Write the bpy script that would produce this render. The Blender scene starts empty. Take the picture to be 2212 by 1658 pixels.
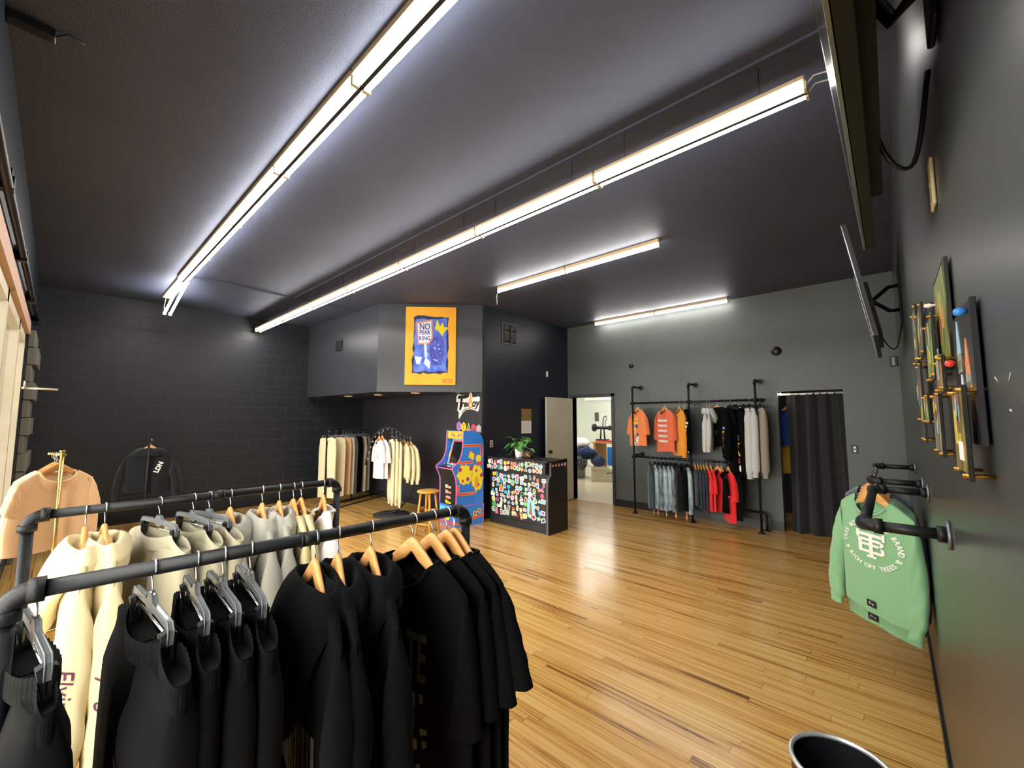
import bpy, bmesh, math, random
from mathutils import Vector, Matrix, noise
from mathutils.bvhtree import BVHTree
S = bpy.context.scene
COL = S.collection
R = math.radians
pi = math.pi

# ------------------------------------------------------------------ materials
def lin(c):
    return c / 12.92 if c <= .04045 else ((c + .055) / 1.055) ** 2.4
def hexc(h):
    h = h.lstrip('#')
    return tuple(lin(int(h[i:i + 2], 16) / 255) for i in (0, 2, 4)) + (1,)
MATS = {}
def P(name, col, rough=.5, metal=0, spec=.5, sheen=0, emit=0, trans=0, ior=1.45, coat=0, bump=None, var=None, alpha=1):
    if name in MATS: return MATS[name]
    m = bpy.data.materials.new(name); m.use_nodes = True
    nt = m.node_tree; b = nt.nodes['Principled BSDF']
    c = hexc(col) if isinstance(col, str) else tuple(col) + (1,)
    b.inputs['Base Color'].default_value = c
    b.inputs['Roughness'].default_value = rough
    b.inputs['Metallic'].default_value = metal
    b.inputs['Specular IOR Level'].default_value = spec
    b.inputs['IOR'].default_value = ior
    b.inputs['Coat Weight'].default_value = coat
    b.inputs['Transmission Weight'].default_value = trans
    b.inputs['Alpha'].default_value = alpha
    if sheen:
        b.inputs['Sheen Weight'].default_value = sheen
        b.inputs['Sheen Roughness'].default_value = .5
    if emit:
        b.inputs['Emission Color'].default_value = c
        b.inputs['Emission Strength'].default_value = emit
    if bump or var:
        tc = nt.nodes.new('ShaderNodeTexCoord')
        if bump:
            n = nt.nodes.new('ShaderNodeTexNoise'); n.inputs['Scale'].default_value = bump[0]; n.inputs['Detail'].default_value = 3
            bp = nt.nodes.new('ShaderNodeBump'); bp.inputs['Strength'].default_value = bump[1]; bp.inputs['Distance'].default_value = bump[2]
            nt.links.new(tc.outputs['Object'], n.inputs['Vector'])
            nt.links.new(n.outputs['Fac'], bp.inputs['Height']); nt.links.new(bp.outputs['Normal'], b.inputs['Normal'])
        if var:
            n2 = nt.nodes.new('ShaderNodeTexNoise'); n2.inputs['Scale'].default_value = var[0]; n2.inputs['Detail'].default_value = 4
            mp = nt.nodes.new('ShaderNodeMapping'); mp.inputs['Scale'].default_value = var[3] if len(var) > 3 else (1, 1, 1)
            mx = nt.nodes.new('ShaderNodeMix'); mx.data_type = 'RGBA'
            rp = nt.nodes.new('ShaderNodeMapRange'); rp.inputs[1].default_value = .35; rp.inputs[2].default_value = .65
            nt.links.new(tc.outputs['Object'], mp.inputs['Vector']); nt.links.new(mp.outputs['Vector'], n2.inputs['Vector'])
            nt.links.new(n2.outputs['Fac'], rp.inputs[0]); nt.links.new(rp.outputs[0], mx.inputs[0])
            mx.inputs[6].default_value = c; mx.inputs[7].default_value = hexc(var[1])
            nt.links.new(mx.outputs[2], b.inputs['Base Color'])
    MATS[name] = m
    return m
def cloth(name, col, var=None, sheen=.25):
    return P('cloth_' + name, col, .92, 0, .05 if hexc(col)[1] < .02 else .2, sheen, bump=(260, .25, .002), var=var)

def brick_mat(name, base, mortar, bw, rh, ms, axes, rough, bumpd, moff=0.5, mix=0.0):
    m = bpy.data.materials.new(name); m.use_nodes = True
    nt = m.node_tree; b = nt.nodes['Principled BSDF']; N = nt.nodes.new; L = nt.links.new
    tc = N('ShaderNodeTexCoord'); sp = N('ShaderNodeSeparateXYZ'); cb = N('ShaderNodeCombineXYZ')
    L(tc.outputs['Object'], sp.inputs[0])
    L(sp.outputs[axes[0]], cb.inputs[0]); L(sp.outputs[axes[1]], cb.inputs[1])
    br = N('ShaderNodeTexBrick'); br.offset = moff
    br.inputs['Scale'].default_value = 1; br.inputs['Brick Width'].default_value = bw; br.inputs['Row Height'].default_value = rh
    br.inputs['Mortar Size'].default_value = ms; br.inputs['Mortar Smooth'].default_value = .4
    br.inputs['Color1'].default_value = hexc(base); br.inputs['Color2'].default_value = hexc(base); br.inputs['Mortar'].default_value = hexc(mortar)
    L(cb.outputs[0], br.inputs['Vector'])
    L(br.outputs['Color'], b.inputs['Base Color'])
    inv = N('ShaderNodeMath'); inv.operation = 'SUBTRACT'; inv.inputs[0].default_value = 1; L(br.outputs['Fac'], inv.inputs[1])
    nz = N('ShaderNodeTexNoise'); nz.inputs['Scale'].default_value = 60; nz.inputs['Detail'].default_value = 4; L(tc.outputs['Object'], nz.inputs['Vector'])
    ad = N('ShaderNodeMath'); ad.operation = 'MULTIPLY_ADD'; ad.inputs[1].default_value = .25; L(nz.outputs['Fac'], ad.inputs[0]); L(inv.outputs[0], ad.inputs[2])
    bp = N('ShaderNodeBump'); bp.inputs['Strength'].default_value = .7; bp.inputs['Distance'].default_value = bumpd
    L(ad.outputs[0], bp.inputs['Height']); L(bp.outputs['Normal'], b.inputs['Normal'])
    b.inputs['Roughness'].default_value = rough
    return m

def floor_mat(name, cols, bw, rh, rough, gap='#3a2412', coat=.2):
    m = bpy.data.materials.new(name); m.use_nodes = True
    nt = m.node_tree; b = nt.nodes['Principled BSDF']; N = nt.nodes.new; L = nt.links.new
    tc = N('ShaderNodeTexCoord')
    br = N('ShaderNodeTexBrick'); br.offset = 0; br.offset_frequency = 1
    br.inputs['Scale'].default_value = 1; br.inputs['Brick Width'].default_value = bw; br.inputs['Row Height'].default_value = rh
    br.inputs['Mortar Size'].default_value = .0009; br.inputs['Mortar Smooth'].default_value = .1; br.inputs['Bias'].default_value = 0
    br.inputs['Color1'].default_value = (0, 0, 0, 1); br.inputs['Color2'].default_value = (1, 1, 1, 1); br.inputs['Mortar'].default_value = (.5, .5, .5, 1)
    sy = N('ShaderNodeSeparateXYZ'); L(tc.outputs['Object'], sy.inputs[0])
    rw = N('ShaderNodeMath'); rw.operation = 'DIVIDE'; rw.inputs[1].default_value = rh; L(sy.outputs[1], rw.inputs[0])
    fl = N('ShaderNodeMath'); fl.operation = 'FLOOR'; L(rw.outputs[0], fl.inputs[0])
    wn = N('ShaderNodeTexWhiteNoise'); wn.noise_dimensions = '1D'; L(fl.outputs[0], wn.inputs['W'])
    sh = N('ShaderNodeMath'); sh.operation = 'MULTIPLY_ADD'; sh.inputs[1].default_value = bw; L(wn.outputs['Value'], sh.inputs[0]); L(sy.outputs[0], sh.inputs[2])
    cv = N('ShaderNodeCombineXYZ'); L(sh.outputs[0], cv.inputs[0]); L(sy.outputs[1], cv.inputs[1])
    L(cv.outputs[0], br.inputs['Vector'])
    # grain: long streaks along x, shifted per plank
    mp = N('ShaderNodeMapping'); mp.inputs['Scale'].default_value = (.9, 40, 1); L(tc.outputs['Object'], mp.inputs['Vector'])
    sc = N('ShaderNodeVectorMath'); sc.operation = 'SCALE'; sc.inputs['Scale'].default_value = 9.0; L(br.outputs['Color'], sc.inputs[0])
    av = N('ShaderNodeVectorMath'); av.operation = 'ADD'; L(mp.outputs[0], av.inputs[0]); L(sc.outputs[0], av.inputs[1])
    n1 = N('ShaderNodeTexNoise'); n1.inputs['Scale'].default_value = 1.3; n1.inputs['Detail'].default_value = 6; n1.inputs['Roughness'].default_value = .62; n1.inputs['Distortion'].default_value = .5
    L(av.outputs[0], n1.inputs['Vector'])
    mp2 = N('ShaderNodeMapping'); mp2.inputs['Scale'].default_value = (.5, 7, 1); L(tc.outputs['Object'], mp2.inputs['Vector'])
    n2 = N('ShaderNodeTexNoise'); n2.inputs['Scale'].default_value = 1.2; n2.inputs['Detail'].default_value = 3; L(mp2.outputs[0], n2.inputs['Vector'])
    sx = N('ShaderNodeSeparateColor'); L(br.outputs['Color'], sx.inputs[0])
    a1 = N('ShaderNodeMath'); a1.operation = 'MULTIPLY_ADD'; a1.inputs[1].default_value = .16; L(sx.outputs[0], a1.inputs[0]); L(n1.outputs['Fac'], a1.inputs[2])
    a2 = N('ShaderNodeMath'); a2.operation = 'MULTIPLY_ADD'; a2.inputs[1].default_value = .35; L(n2.outputs['Fac'], a2.inputs[0]); L(a1.outputs[0], a2.inputs[2])
    rp = N('ShaderNodeValToRGB'); L(a2.outputs[0], rp.inputs[0])
    el = rp.color_ramp.elements
    el[0].position = cols[0][0]; el[0].color = hexc(cols[0][1]); el[1].position = cols[-1][0]; el[1].color = hexc(cols[-1][1])
    for p_, c_ in cols[1:-1]:
        e = el.new(p_); e.color = hexc(c_)
    mx = N('ShaderNodeMix'); mx.data_type = 'RGBA'; L(br.outputs['Fac'], mx.inputs[0]); L(rp.outputs[0], mx.inputs[6]); mx.inputs[7].default_value = hexc(gap)
    L(mx.outputs[2], b.inputs['Base Color'])
    b.inputs['Roughness'].default_value = rough; b.inputs['Coat Weight'].default_value = coat; b.inputs['Coat Roughness'].default_value = .12
    bp = N('ShaderNodeBump'); bp.inputs['Strength'].default_value = .12; bp.inputs['Distance'].default_value = .002
    L(n1.outputs['Fac'], bp.inputs['Height']); L(bp.outputs['Normal'], b.inputs['Normal'])
    return m

def glass_mat():
    m = bpy.data.materials.new('window_glass'); m.use_nodes = True
    nt = m.node_tree; nt.nodes.remove(nt.nodes['Principled BSDF']); N = nt.nodes.new
    t = N('ShaderNodeBsdfTransparent'); g = N('ShaderNodeBsdfGlossy'); g.inputs['Roughness'].default_value = .02
    f = N('ShaderNodeFresnel'); f.inputs['IOR'].default_value = 1.35; x = N('ShaderNodeMixShader')
    nt.links.new(f.outputs[0], x.inputs[0]); nt.links.new(t.outputs[0], x.inputs[1]); nt.links.new(g.outputs[0], x.inputs[2])
    nt.links.new(x.outputs[0], nt.nodes['Material Output'].inputs[0])
    return m

# ------------------------------------------------------------------ mesh builder
class MB:
    def __init__(s):
        s.v = []; s.f = []; s.m = []; s.sm = []
    def add(s, vs, fs, mi=0, smooth=False):
        o = len(s.v)
        s.v += [tuple(p) for p in vs]
        for f in fs:
            s.f.append([i + o for i in f]); s.m.append(mi); s.sm.append(smooth)
        return s
    def box(s, x0, x1, y0, y1, z0, z1, mi=0, M=None, bev=0):
        if bev:
            b = bev
            vs = []; 
            for z, i in ((z0, b), (z0 + b, 0), (z1 - b, 0), (z1, b)):
                X0, X1, Y0, Y1 = x0 + i, x1 - i, y0 + i, y1 - i
                c = b if i == 0 else b * .4
                vs += [(X0 + c, Y0, z), (X1 - c, Y0, z), (X1, Y0 + c, z), (X1, Y1 - c, z), (X1 - c, Y1, z), (X0 + c, Y1, z), (X0, Y1 - c, z), (X0, Y0 + c, z)]
            fs = [list(range(7, -1, -1)), list(range(24, 32))]
            for r in range(3):
                for k in range(8):
                    fs.append([r * 8 + k, r * 8 + (k + 1) % 8, (r + 1) * 8 + (k + 1) % 8, (r + 1) * 8 + k])
        else:
            vs = [(x0, y0, z0), (x1, y0, z0), (x1, y1, z0), (x0, y1, z0), (x0, y0, z1), (x1, y0, z1), (x1, y1, z1), (x0, y1, z1)]
            fs = [(3, 2, 1, 0), (4, 5, 6, 7), (0, 1, 5, 4), (1, 2, 6, 5), (2, 3, 7, 6), (3, 0, 4, 7)]
        if M is not None: vs = [M @ Vector(p) for p in vs]
        return s.add(vs, fs, mi)
    def cyl(s, p0, p1, r0, r1=None, n=12, mi=0, caps=True, smooth=True):
        r1 = r0 if r1 is None else r1
        p0 = Vector(p0); p1 = Vector(p1); d = (p1 - p0).normalized()
        a = d.orthogonal().normalized(); b = d.cross(a)
        vs = []
        for p, r in ((p0, r0), (p1, r1)):
            vs += [p + (a * math.cos(2 * pi * k / n) + b * math.sin(2 * pi * k / n)) * r for k in range(n)]
        s.add(vs, [(k, (k + 1) % n, n + (k + 1) % n, n + k) for k in range(n)], mi, smooth)
        if caps:
            s.add(vs, [list(range(n - 1, -1, -1)), list(range(n, 2 * n))], mi)
        return s
    def tube(s, pts, r, n=8, mi=0, closed=False, caps=True):
        pts = [Vector(p) for p in pts]; N = len(pts)
        rs = r if isinstance(r, (list, tuple)) else [r] * N
        vs = []; a = None
        for i, p in enumerate(pts):
            if closed: d = (pts[(i + 1) % N] - pts[i - 1])
            else: d = pts[min(i + 1, N - 1)] - pts[max(i - 1, 0)]
            d.normalize()
            if a is None: a = d.orthogonal().normalized()
            a = (a - d * a.dot(d))
            if a.length < 1e-6: a = d.orthogonal()
            a.normalize(); b = d.cross(a)
            vs += [p + (a * math.cos(2 * pi * k / n) + b * math.sin(2 * pi * k / n)) * rs[i] for k in range(n)]
        fs = []
        for i in range(N if closed else N - 1):
            j = (i + 1) % N
            fs += [(i * n + k, i * n + (k + 1) % n, j * n + (k + 1) % n, j * n + k) for k in range(n)]
        s.add(vs, fs, mi, True)
        if caps and not closed:
            s.add(vs, [list(range(n - 1, -1, -1)), list(range((N - 1) * n, N * n))], mi)
        return s
    def lathe(s, prof, n=24, c=(0, 0, 0), mi=0, smooth=True):
        vs = []
        for r, z in prof:
            vs += [(c[0] + r * math.cos(2 * pi * k / n), c[1] + r * math.sin(2 * pi * k / n), c[2] + z) for k in range(n)]
        fs = []
        for i in range(len(prof) - 1):
            fs += [(i * n + k, i * n + (k + 1) % n, (i + 1) * n + (k + 1) % n, (i + 1) * n + k) for k in range(n)]
        return s.add(vs, fs, mi, smooth)
    def prism(s, poly, fr, d0, d1, mi=0, mi_side=None):
        # poly: 2-D points, fr(a,b,d) -> 3-D point
        n = len(poly)
        vs = [fr(a, b, d0) for a, b in poly] + [fr(a, b, d1) for a, b in poly]
        s.add(vs, [list(range(n - 1, -1, -1)), list(range(n, 2 * n))], mi)
        s.add(vs, [(k, (k + 1) % n, n + (k + 1) % n, n + k) for k in range(n)], mi if mi_side is None else mi_side)
        return s
    def loops(s, rings, mi=0, smooth=True, cap0=False, cap1=False):
        n = len(rings[0]); vs = [p for r in rings for p in r]
        fs = []
        for i in range(len(rings) - 1):
            fs += [(i * n + k, i * n + (k + 1) % n, (i + 1) * n + (k + 1) % n, (i + 1) * n + k) for k in range(n)]
        s.add(vs, fs, mi, smooth)
        if cap0: s.add(rings[0], [list(range(n - 1, -1, -1))], mi)
        if cap1: s.add(rings[-1], [list(range(n))], mi)
        return s
    def xf(s, M):
        s.v = [tuple(M @ Vector(p)) for p in s.v]; return s
    def join(s, o, M=None, mo=0):
        k = len(s.v)
        s.v += [tuple(M @ Vector(p)) if M is not None else p for p in o.v]
        s.f += [[i + k for i in f] for f in o.f]; s.m += [m + mo for m in o.m]; s.sm += o.sm
        return s
    def build(s, name, mats, parent=None, kind=None):
        me = bpy.data.meshes.new(name)
        me.from_pydata(s.v, [], s.f)
        if not isinstance(mats, (list, tuple)): mats = [mats]
        for m in mats: me.materials.append(m)
        me.polygons.foreach_set('material_index', [min(i, len(mats) - 1) for i in s.m])
        me.polygons.foreach_set('use_smooth', s.sm)
        bm = bmesh.new(); bm.from_mesh(me)
        bmesh.ops.remove_doubles(bm, verts=bm.verts, dist=1e-6)
        bmesh.ops.recalc_face_normals(bm, faces=bm.faces)
        bm.to_mesh(me); bm.free()
        o = bpy.data.objects.new(name, me); COL.objects.link(o)
        if parent is not None: o.parent = parent
        if kind: o['kind'] = kind
        return o

def tag(o, label, cat, group=None):
    o['label'] = label; o['category'] = cat
    if group: o['group'] = group
    return o
def thing(name, label, cat, loc=(0, 0, 0), rz=0, group=None):
    o = bpy.data.objects.new(name, None); COL.objects.link(o); o.empty_display_size = .1
    o.location = loc; o.rotation_euler = (0, 0, rz)
    return tag(o, label, cat, group)
def struct(o):
    o['kind'] = 'structure'; return o
def kids(o): return [c for c in bpy.data.objects if c.parent is o]
def dup(root, loc, rz, label, group=None):
    r = root.copy(); COL.objects.link(r); r.location = loc; r.rotation_euler = (0, 0, rz); r['label'] = label
    if group: r['group'] = group
    for ch in root.children:
        c = ch.copy(); COL.objects.link(c); c.parent = r
        for g in ch.children:
            d = g.copy(); COL.objects.link(d); d.parent = c
    return r
def lerp(a, b, t): return a + (b - a) * t
def sm(t): t = max(0, min(1, t)); return t * t * (3 - 2 * t)

_txt = {}
def text_mb(s, size, extrude=0, mi=0, align='CENTER', shear=0, bold=0):
    cu = bpy.data.curves.new('t', 'FONT'); cu.body = s; cu.size = size; cu.extrude = extrude; cu.align_x = align; cu.align_y = 'CENTER'; cu.shear = shear
    cu.offset = bold; cu.resolution_u = 3
    ob = bpy.data.objects.new('t', cu); COL.objects.link(ob)
    dg = bpy.context.evaluated_depsgraph_get()
    me = bpy.data.meshes.new_from_object(ob.evaluated_get(dg))
    mb = MB()
    mb.add([v.co[:] for v in me.vertices], [list(p.vertices) for p in me.polygons], mi)
    bpy.data.objects.remove(ob); bpy.data.curves.remove(cu); bpy.data.meshes.remove(me)
    return mb

# ------------------------------------------------------------------ palette
BLACKPAINT = P('black_wall_paint', '#1e2531', .4, 0, .45, bump=(35, .12, .003), var=(.9, '#1a202b'))
GREYPAINT = P('charcoal_wall_paint', '#575e5d', .46, 0, .45, bump=(30, .12, .003), var=(.8, '#4e5554'))
CEIL = P('textured_ceiling_paint', '#4e5468', .56, 0, .4, bump=(130, .35, .005), var=(.6, '#464c5e'))
BRICK = brick_mat('painted_block', '#24292f', '#3c4148', .41, .205, .005, (1, 2), .42, .007)
FLOOR = floor_mat('honey_wood_planks', [(.45, '#2e1807'), (.54, '#6a4019'), (.61, '#aa7838'), (.70, '#cb9a50'), (.90, '#dcb26c')], 1.25, .066, .24)
FLOOR2 = floor_mat('pale_storeroom_floor', [(.4, '#a8977a'), (.6, '#c4b595'), (.8, '#d6c9ac')], 1.2, .15, .3, '#8a7a60', .1)
BASEB = P('black_baseboard', '#232427', .4)
CREAM = P('cream_frame_paint', '#d8d0b8', .5, var=(3, '#cdc3a8'))
STOREWALL = P('pale_green_wall', '#dfe8da', .8)
TAN = P('tan_fixture_metal', '#d8bd98', .5)
PIPE = P('black_pipe', '#15171a', .45, .2, .4, bump=(90, .1, .002))
PIPEEND = P('pipe_fitting', '#121416', .5, .2, bump=(140, .25, .003))
CHROME = P('chrome', '#d9dade', .18, 1)
STEEL = P('hook_wire', '#c9cacd', .28, 1)
GOLD = P('gold_standoff', '#c99a48', .28, 1)
WOOD = P('hanger_wood', '#dba565', .42, 0, .5, var=(9, '#cc9050', 0, (1, 14, 6)))
STOOLW = P('stool_wood', '#dca54e', .4, 0, .5, var=(6, '#c98d3a', 0, (6, 6, 1)))
BLK = P('black_plastic', '#17181a', .4)
BLKMETAL = P('black_metal', '#1d1e20', .45, .4)
WHITE = P('white_plastic', '#eceae4', .45)
SMOKE = P('smoky_clear_plastic', '#777c80', .16, 0, .6, trans=.55, ior=1.4)
SMOKE2 = P('grey_hanger_plastic', '#5d6266', .22, 0, .6)
GLASS = glass_mat()

H = 3.54
XR, XL, YB, YF = .112, -8.92, 7.21, -.28
XI, YA = -4.99, 4.73

def wall(name, mb, mats): return struct(mb.build(name, mats))
# floor
m = MB(); m.box(XL - .2, XR + .2, YF - .2, YB + .05, -.1, 0); wall('floor', m, FLOOR)
m = MB(); m.box(-10.5, -2.2, YB + .05, 15.5, -.1, 0); wall('floor_storeroom', m, FLOOR2)
m = MB(); m.box(-1.6, .6, YB + .05, YB + 1.6, -.1, 0); wall('floor_fitting_room', m, FLOOR)
# ceiling
m = MB(); m.box(XL - .2, XR + .2, YF - .2, YB + .15, H, H + .1); wall('ceiling', m, CEIL)
m = MB(); m.box(-6.85, XR, 2.415, 2.43, H - .016, H + .01); wall('trim_1', m, CEIL)
m = MB(); m.box(-6.87, -6.85, 1.1, 3.5, H - .022, H + .01); wall('trim_2', m, CEIL)
# right wall
m = MB(); m.box(XR, XR + .15, YF - .2, YB + .15, 0, H); wr = wall('wall_right', m, P('satin_charcoal_paint', '#3d4243', .3, 0, .5, bump=(22, .08, .003), var=(.7, '#353a3a')))
for y, z, l, a in ((.885, 1.675, .012, .3), (.8, 1.67, .014, -.4), (.81, 1.63, .009, .1), (1.12, 1.86, .012, -1.1), (1.0, 1.75, .02, -1.2)):
    m = MB(); c, s_ = math.cos(a) * l, math.sin(a) * l; m.add([(XR - .0006, y - c, z - s_), (XR - .0006, y + c, z + s_), (XR - .0006, y + c * .6, z + s_ + .0025), (XR - .0006, y - c * .8, z - s_ + .003)], [(0, 1, 2, 3)])
    m.build('scuff_mark', P('bare_plaster', '#b9b4a6', .8), wr)
m = MB(); m.box(XR - .012, XR, YF, YB, 0, .085); wall('baseboard_right', m, BASEB)
# left block wall
m = MB(); m.box(XL - .2, XL, YF - .2, YB + .15, 0, H); wall('wall_left', m, BRICK)
m = MB(); m.box(XL, XL + .016, YF, YA, 0, .11); m.box(XL, XL + .026, YF, YA, 0, .02); wall('baseboard_left', m, BASEB)
# back wall with the doorway and the fitting room opening
DX0, DX1, DZ = -4.873, -3.975, 2.065
CX0, CX1, CZ = -1.235, -.47, 2.03
m = MB()
y0, y1 = YB, YB + .14
m.box(XI - .1, DX0, y0, y1, 0, H); m.box(DX0, DX1, y0, y1, DZ, H); m.box(DX1, CX0, y0, y1, 0, H)
m.box(CX0, CX1, y0, y1, CZ, H); m.box(CX1, XR, y0, y1, 0, H)
wall('wall_back', m, GREYPAINT)
m = MB()
for a, b in ((DX1 + .05, CX0), (CX1, XR)):
    m.box(a, b, YB - .014, YB, 0, .115); m.box(a, b, YB - .02, YB, .1, .125)
wall('baseboard_back', m, BASEB)
m = MB()  # door trim, painted black
m.box(DX1 - .005, DX1 + .055, YB - .02, YB + .14, 0, DZ + .05); m.box(DX0 - .06, DX1 + .055, YB - .02, YB + .14, DZ, DZ + .055); m.box(DX0 - .06, DX0, YB - .02, YB + .14, 0, DZ)
wall('trim_3', m, P('door_trim_paint', '#3a3b3d', .45))
# inner wall with the vent, alcove wall and bulkhead
m = MB(); m.box(XI - .12, XI, YA + .06, YB + .1, 0, H); wall('wall_inner', m, BLACKPAINT)
m = MB(); m.box(XI, XI + .014, YA, 5.2, 0, .11); wall('baseboard_inner', m, BASEB)
m = MB(); m.box(XL, XI, YA, YA + .06, 0, H); wall('wall_alcove', m, P('alcove_wall_paint', '#2e2f34', .6, bump=(35, .12, .003)))
m = MB(); m.box(XL, XI, YA - .014, YA, 0, .11); m.box(XL, XI, YA - .022, YA, .095, .115); wall('baseboard_alcove', m, BASEB)
ZS = 2.066
m = MB()
poly = [(XL, 3.47), (-6.185, 3.496), (XI, YA), (XL, YA)]
m.prism(poly, lambda a, b, d: (a, b, d), ZS, H - .003)
bulk = wall('wall_bulkhead', m, P('bulkhead_paint', '#383c42', .34, 0, .5, bump=(30, .1, .003)))
# front wall: shop window
m = MB()
yf0, yf1 = YF - .2, YF
m.box(XL, XR, yf0, yf1, 2.62, H); m.box(XL, -7.35, yf0, yf1, 0, 2.62); m.box(-.25, XR, yf0, yf1, 0, 2.62); m.box(-7.35, -.25, yf0, yf1, 0, .12)
wall('wall_front', m, BLACKPAINT)
m = MB()  # rough block edges beside the window
random.seed(4)
for k in range(13):
    d = .05 + .035 * (k % 2) + random.uniform(-.008, .008)
    m.box(-8.3 + random.uniform(-.03, .03), -7.36, YF, YF + d, .0 + k * .205, .198 + k * .205, bev=.006)
wall('trim_4', m, P('grey_block_edge', '#6b6c66', .7))
for k, (a, b) in enumerate([(-7.35, -6.3), (-6.3, -4.85), (-4.85, -3.3), (-3.3, -1.75), (-1.75, -.25)]):
    m = MB()
    for x_ in (a, b - .06): m.box(x_, x_ + .06, YF - .13, YF - .02, .12, 2.62)
    m.box(a, b, YF - .13, YF - .02, .12, .2); m.box(a, b, YF - .13, YF - .02, 2.5, 2.62)
    fr = wall('window_%d' % (k + 1), m, CREAM)
    g = MB(); g.add([(a + .06, YF - .08, .2), (b - .06, YF - .08, .2), (b - .06, YF - .08, 2.5), (a + .06, YF - .08, 2.5)], [(0, 1, 2, 3)])
    g.build('window_pane', GLASS, fr)
m = MB(); m.box(-7.35, -.25, YF - .02, YF + .012, 2.6, 2.74); wall('trim_5', m, P('pinkish_head_trim', '#c9a48c', .6))
# storeroom shell
m = MB()
m.box(-10.4, -10.3, YB + .14, 15.4, 0, 2.9); m.box(-2.5, -2.4, YB + .14, 15.4, 0, 2.9); m.box(-10.4, -2.4, 12.6, 12.7, 0, 2.9)
wall('wall_storeroom', m, STOREWALL)
m = MB(); m.box(-10.4, -2.4, YB + .14, 15.4, 2.9, 3.0); wall('ceiling_storeroom', m, P('white_ceiling', '#e8e8e2', .8))
# fitting room shell
m = MB()
m.box(-1.7, -1.6, YB + .14, YB + 1.6, 0, 2.6); m.box(.5, .6, YB + .14, YB + 1.6, 0, 2.6); m.box(-1.7, .6, YB + 1.5, YB + 1.6, 0, 2.6); m.box(-1.7, .6, YB + .14, YB + 1.6, 2.6, 2.7)
wall('wall_fitting_room', m, P('fitting_room_paint', '#26282c', .6))
# outdoors beyond the shop window
m = MB(); m.box(-20, 10, -14, YF - .2, -.12, -.02); wall('pavement', m, P('concrete_pavement', '#b9b4a8', .8, var=(1, '#a9a498')))

# open door leaf against the inner wall
ob = struct(MB().box(-4.912, -4.872, 6.33, 7.2, .012, 2.045).build('door_1', P('door_cream_paint', '#cfc9b6', .55, var=(2, '#c2bba6'))))
m = MB(); m.lathe([(0, .06), (.022, .06), (.03, .045), (.03, .03), (.012, .02), (.012, .008), (.03, .006), (.03, 0)], 16)
m.xf(Matrix.Translation((-4.872, 6.4, 1.0)) @ Matrix.Rotation(R(90), 4, 'Y')); m.build('door_knob', BLKMETAL, ob)

# ------------------------------------------------------------------ strip lights
EM = bpy.data.materials.new('led_tube_glow'); EM.use_nodes = True
_n = EM.node_tree; _n.nodes.remove(_n.nodes['Principled BSDF']); _e = _n.nodes.new('ShaderNodeEmission')
_e.inputs[0].default_value = (1, .975, .93, 1); _e.inputs[1].default_value = 40
_n.links.new(_e.outputs[0], _n.nodes['Material Output'].inputs[0]); EM.cycles.emission_sampling = 'FRONT'
CAPM = P('tube_end_cap', '#d9c9a0', .5)
def tube_profile(mb, x0, x1, y, z, dz0=0, dz1=0, mi=0, w=.017):
    rings = []
    for x, dz in ((x0, dz0), (x1, dz1)):
        rings.append([(x, y + w * math.cos(a), z + dz + w * .9 * math.sin(a)) for a in [pi * 2 * k / 8 for k in range(8)]])
    mb.loops(rings, mi, True, True, True)
ORD = ['first', 'second', 'third', 'fourth', 'fifth', 'sixth', 'seventh']
def strip(x0, x1, y, z, twin, label, group, dz0=0, dz1=0, house=True, hz=.05):
    cx = (x0 + x1) / 2
    t = thing('strip_light', label, 'light', (cx, y, z), 0, group)
    ys = (-.034, .034) if twin else (0,)
    hx0, hx1 = x0 - cx, x1 - cx
    m = MB()
    hw = .062 if twin else .032
    hm = MB(); hx = max(hx0, hx0 + .0) if dz0 == 0 else hx0 - .12
    hm.box(hx + .006, hx1 - .006, -hw, hw, .026, .026 + hz, bev=.006)
    hm.build('housing', TAN, t)
    if twin and dz0 == 0: MB().box(hx0 + .006, hx1 - .006, -.011, .011, -.013, .027).build('gap_shade_strip', P('gap_shade_dark', '#141414', .7), t)  # added near-black strip, paints the shaded gap between the tubes
    for yy in ys:
        m = MB(); tube_profile(m, hx0 + .012, hx1 - .012, yy, 0, dz0, dz1); m.build('tube', EM, t)
        for xx, dd, sg in ((hx0, dz0, 1), (hx1, dz1, -1)):
            m = MB(); m.box(xx + min(0, sg * .012) + (.0 if sg > 0 else 0), xx + max(0, sg * .012), yy - .02, yy + .02, dd - .02, dd + .024); m.build('end_cap', CAPM, t)
    return t
RUN1, RUN2 = 'twin strip lights of the run above the clothes racks', 'twin strip lights of the long middle run'
xs1 = [.0, -.87, -2.09, -3.31, -4.53, -5.75, -6.97]
for i in range(6):
    strip(xs1[i + 1], xs1[i], 1.034, 3.475, True, 'twin strip light above the clothes racks, %s along the run from the TV wall' % ORD[i], RUN1)
ls = strip(-8.15, -6.97, 1.05, 3.475, True, 'twin strip light sagging down at the block wall end of its run', RUN1, dz0=-.24)
m = MB(); m.tube([(-.6, -.03, -.22), (-.66, -.03, -.2), (-.7, -.03, -.1), (-.66, -.02, .02)], .006, 6); m.build('cable', WHITE, ls)
xs2 = [-.22, -1.445, -2.67, -3.895, -5.12, -6.345, -7.57, -8.795]
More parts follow.
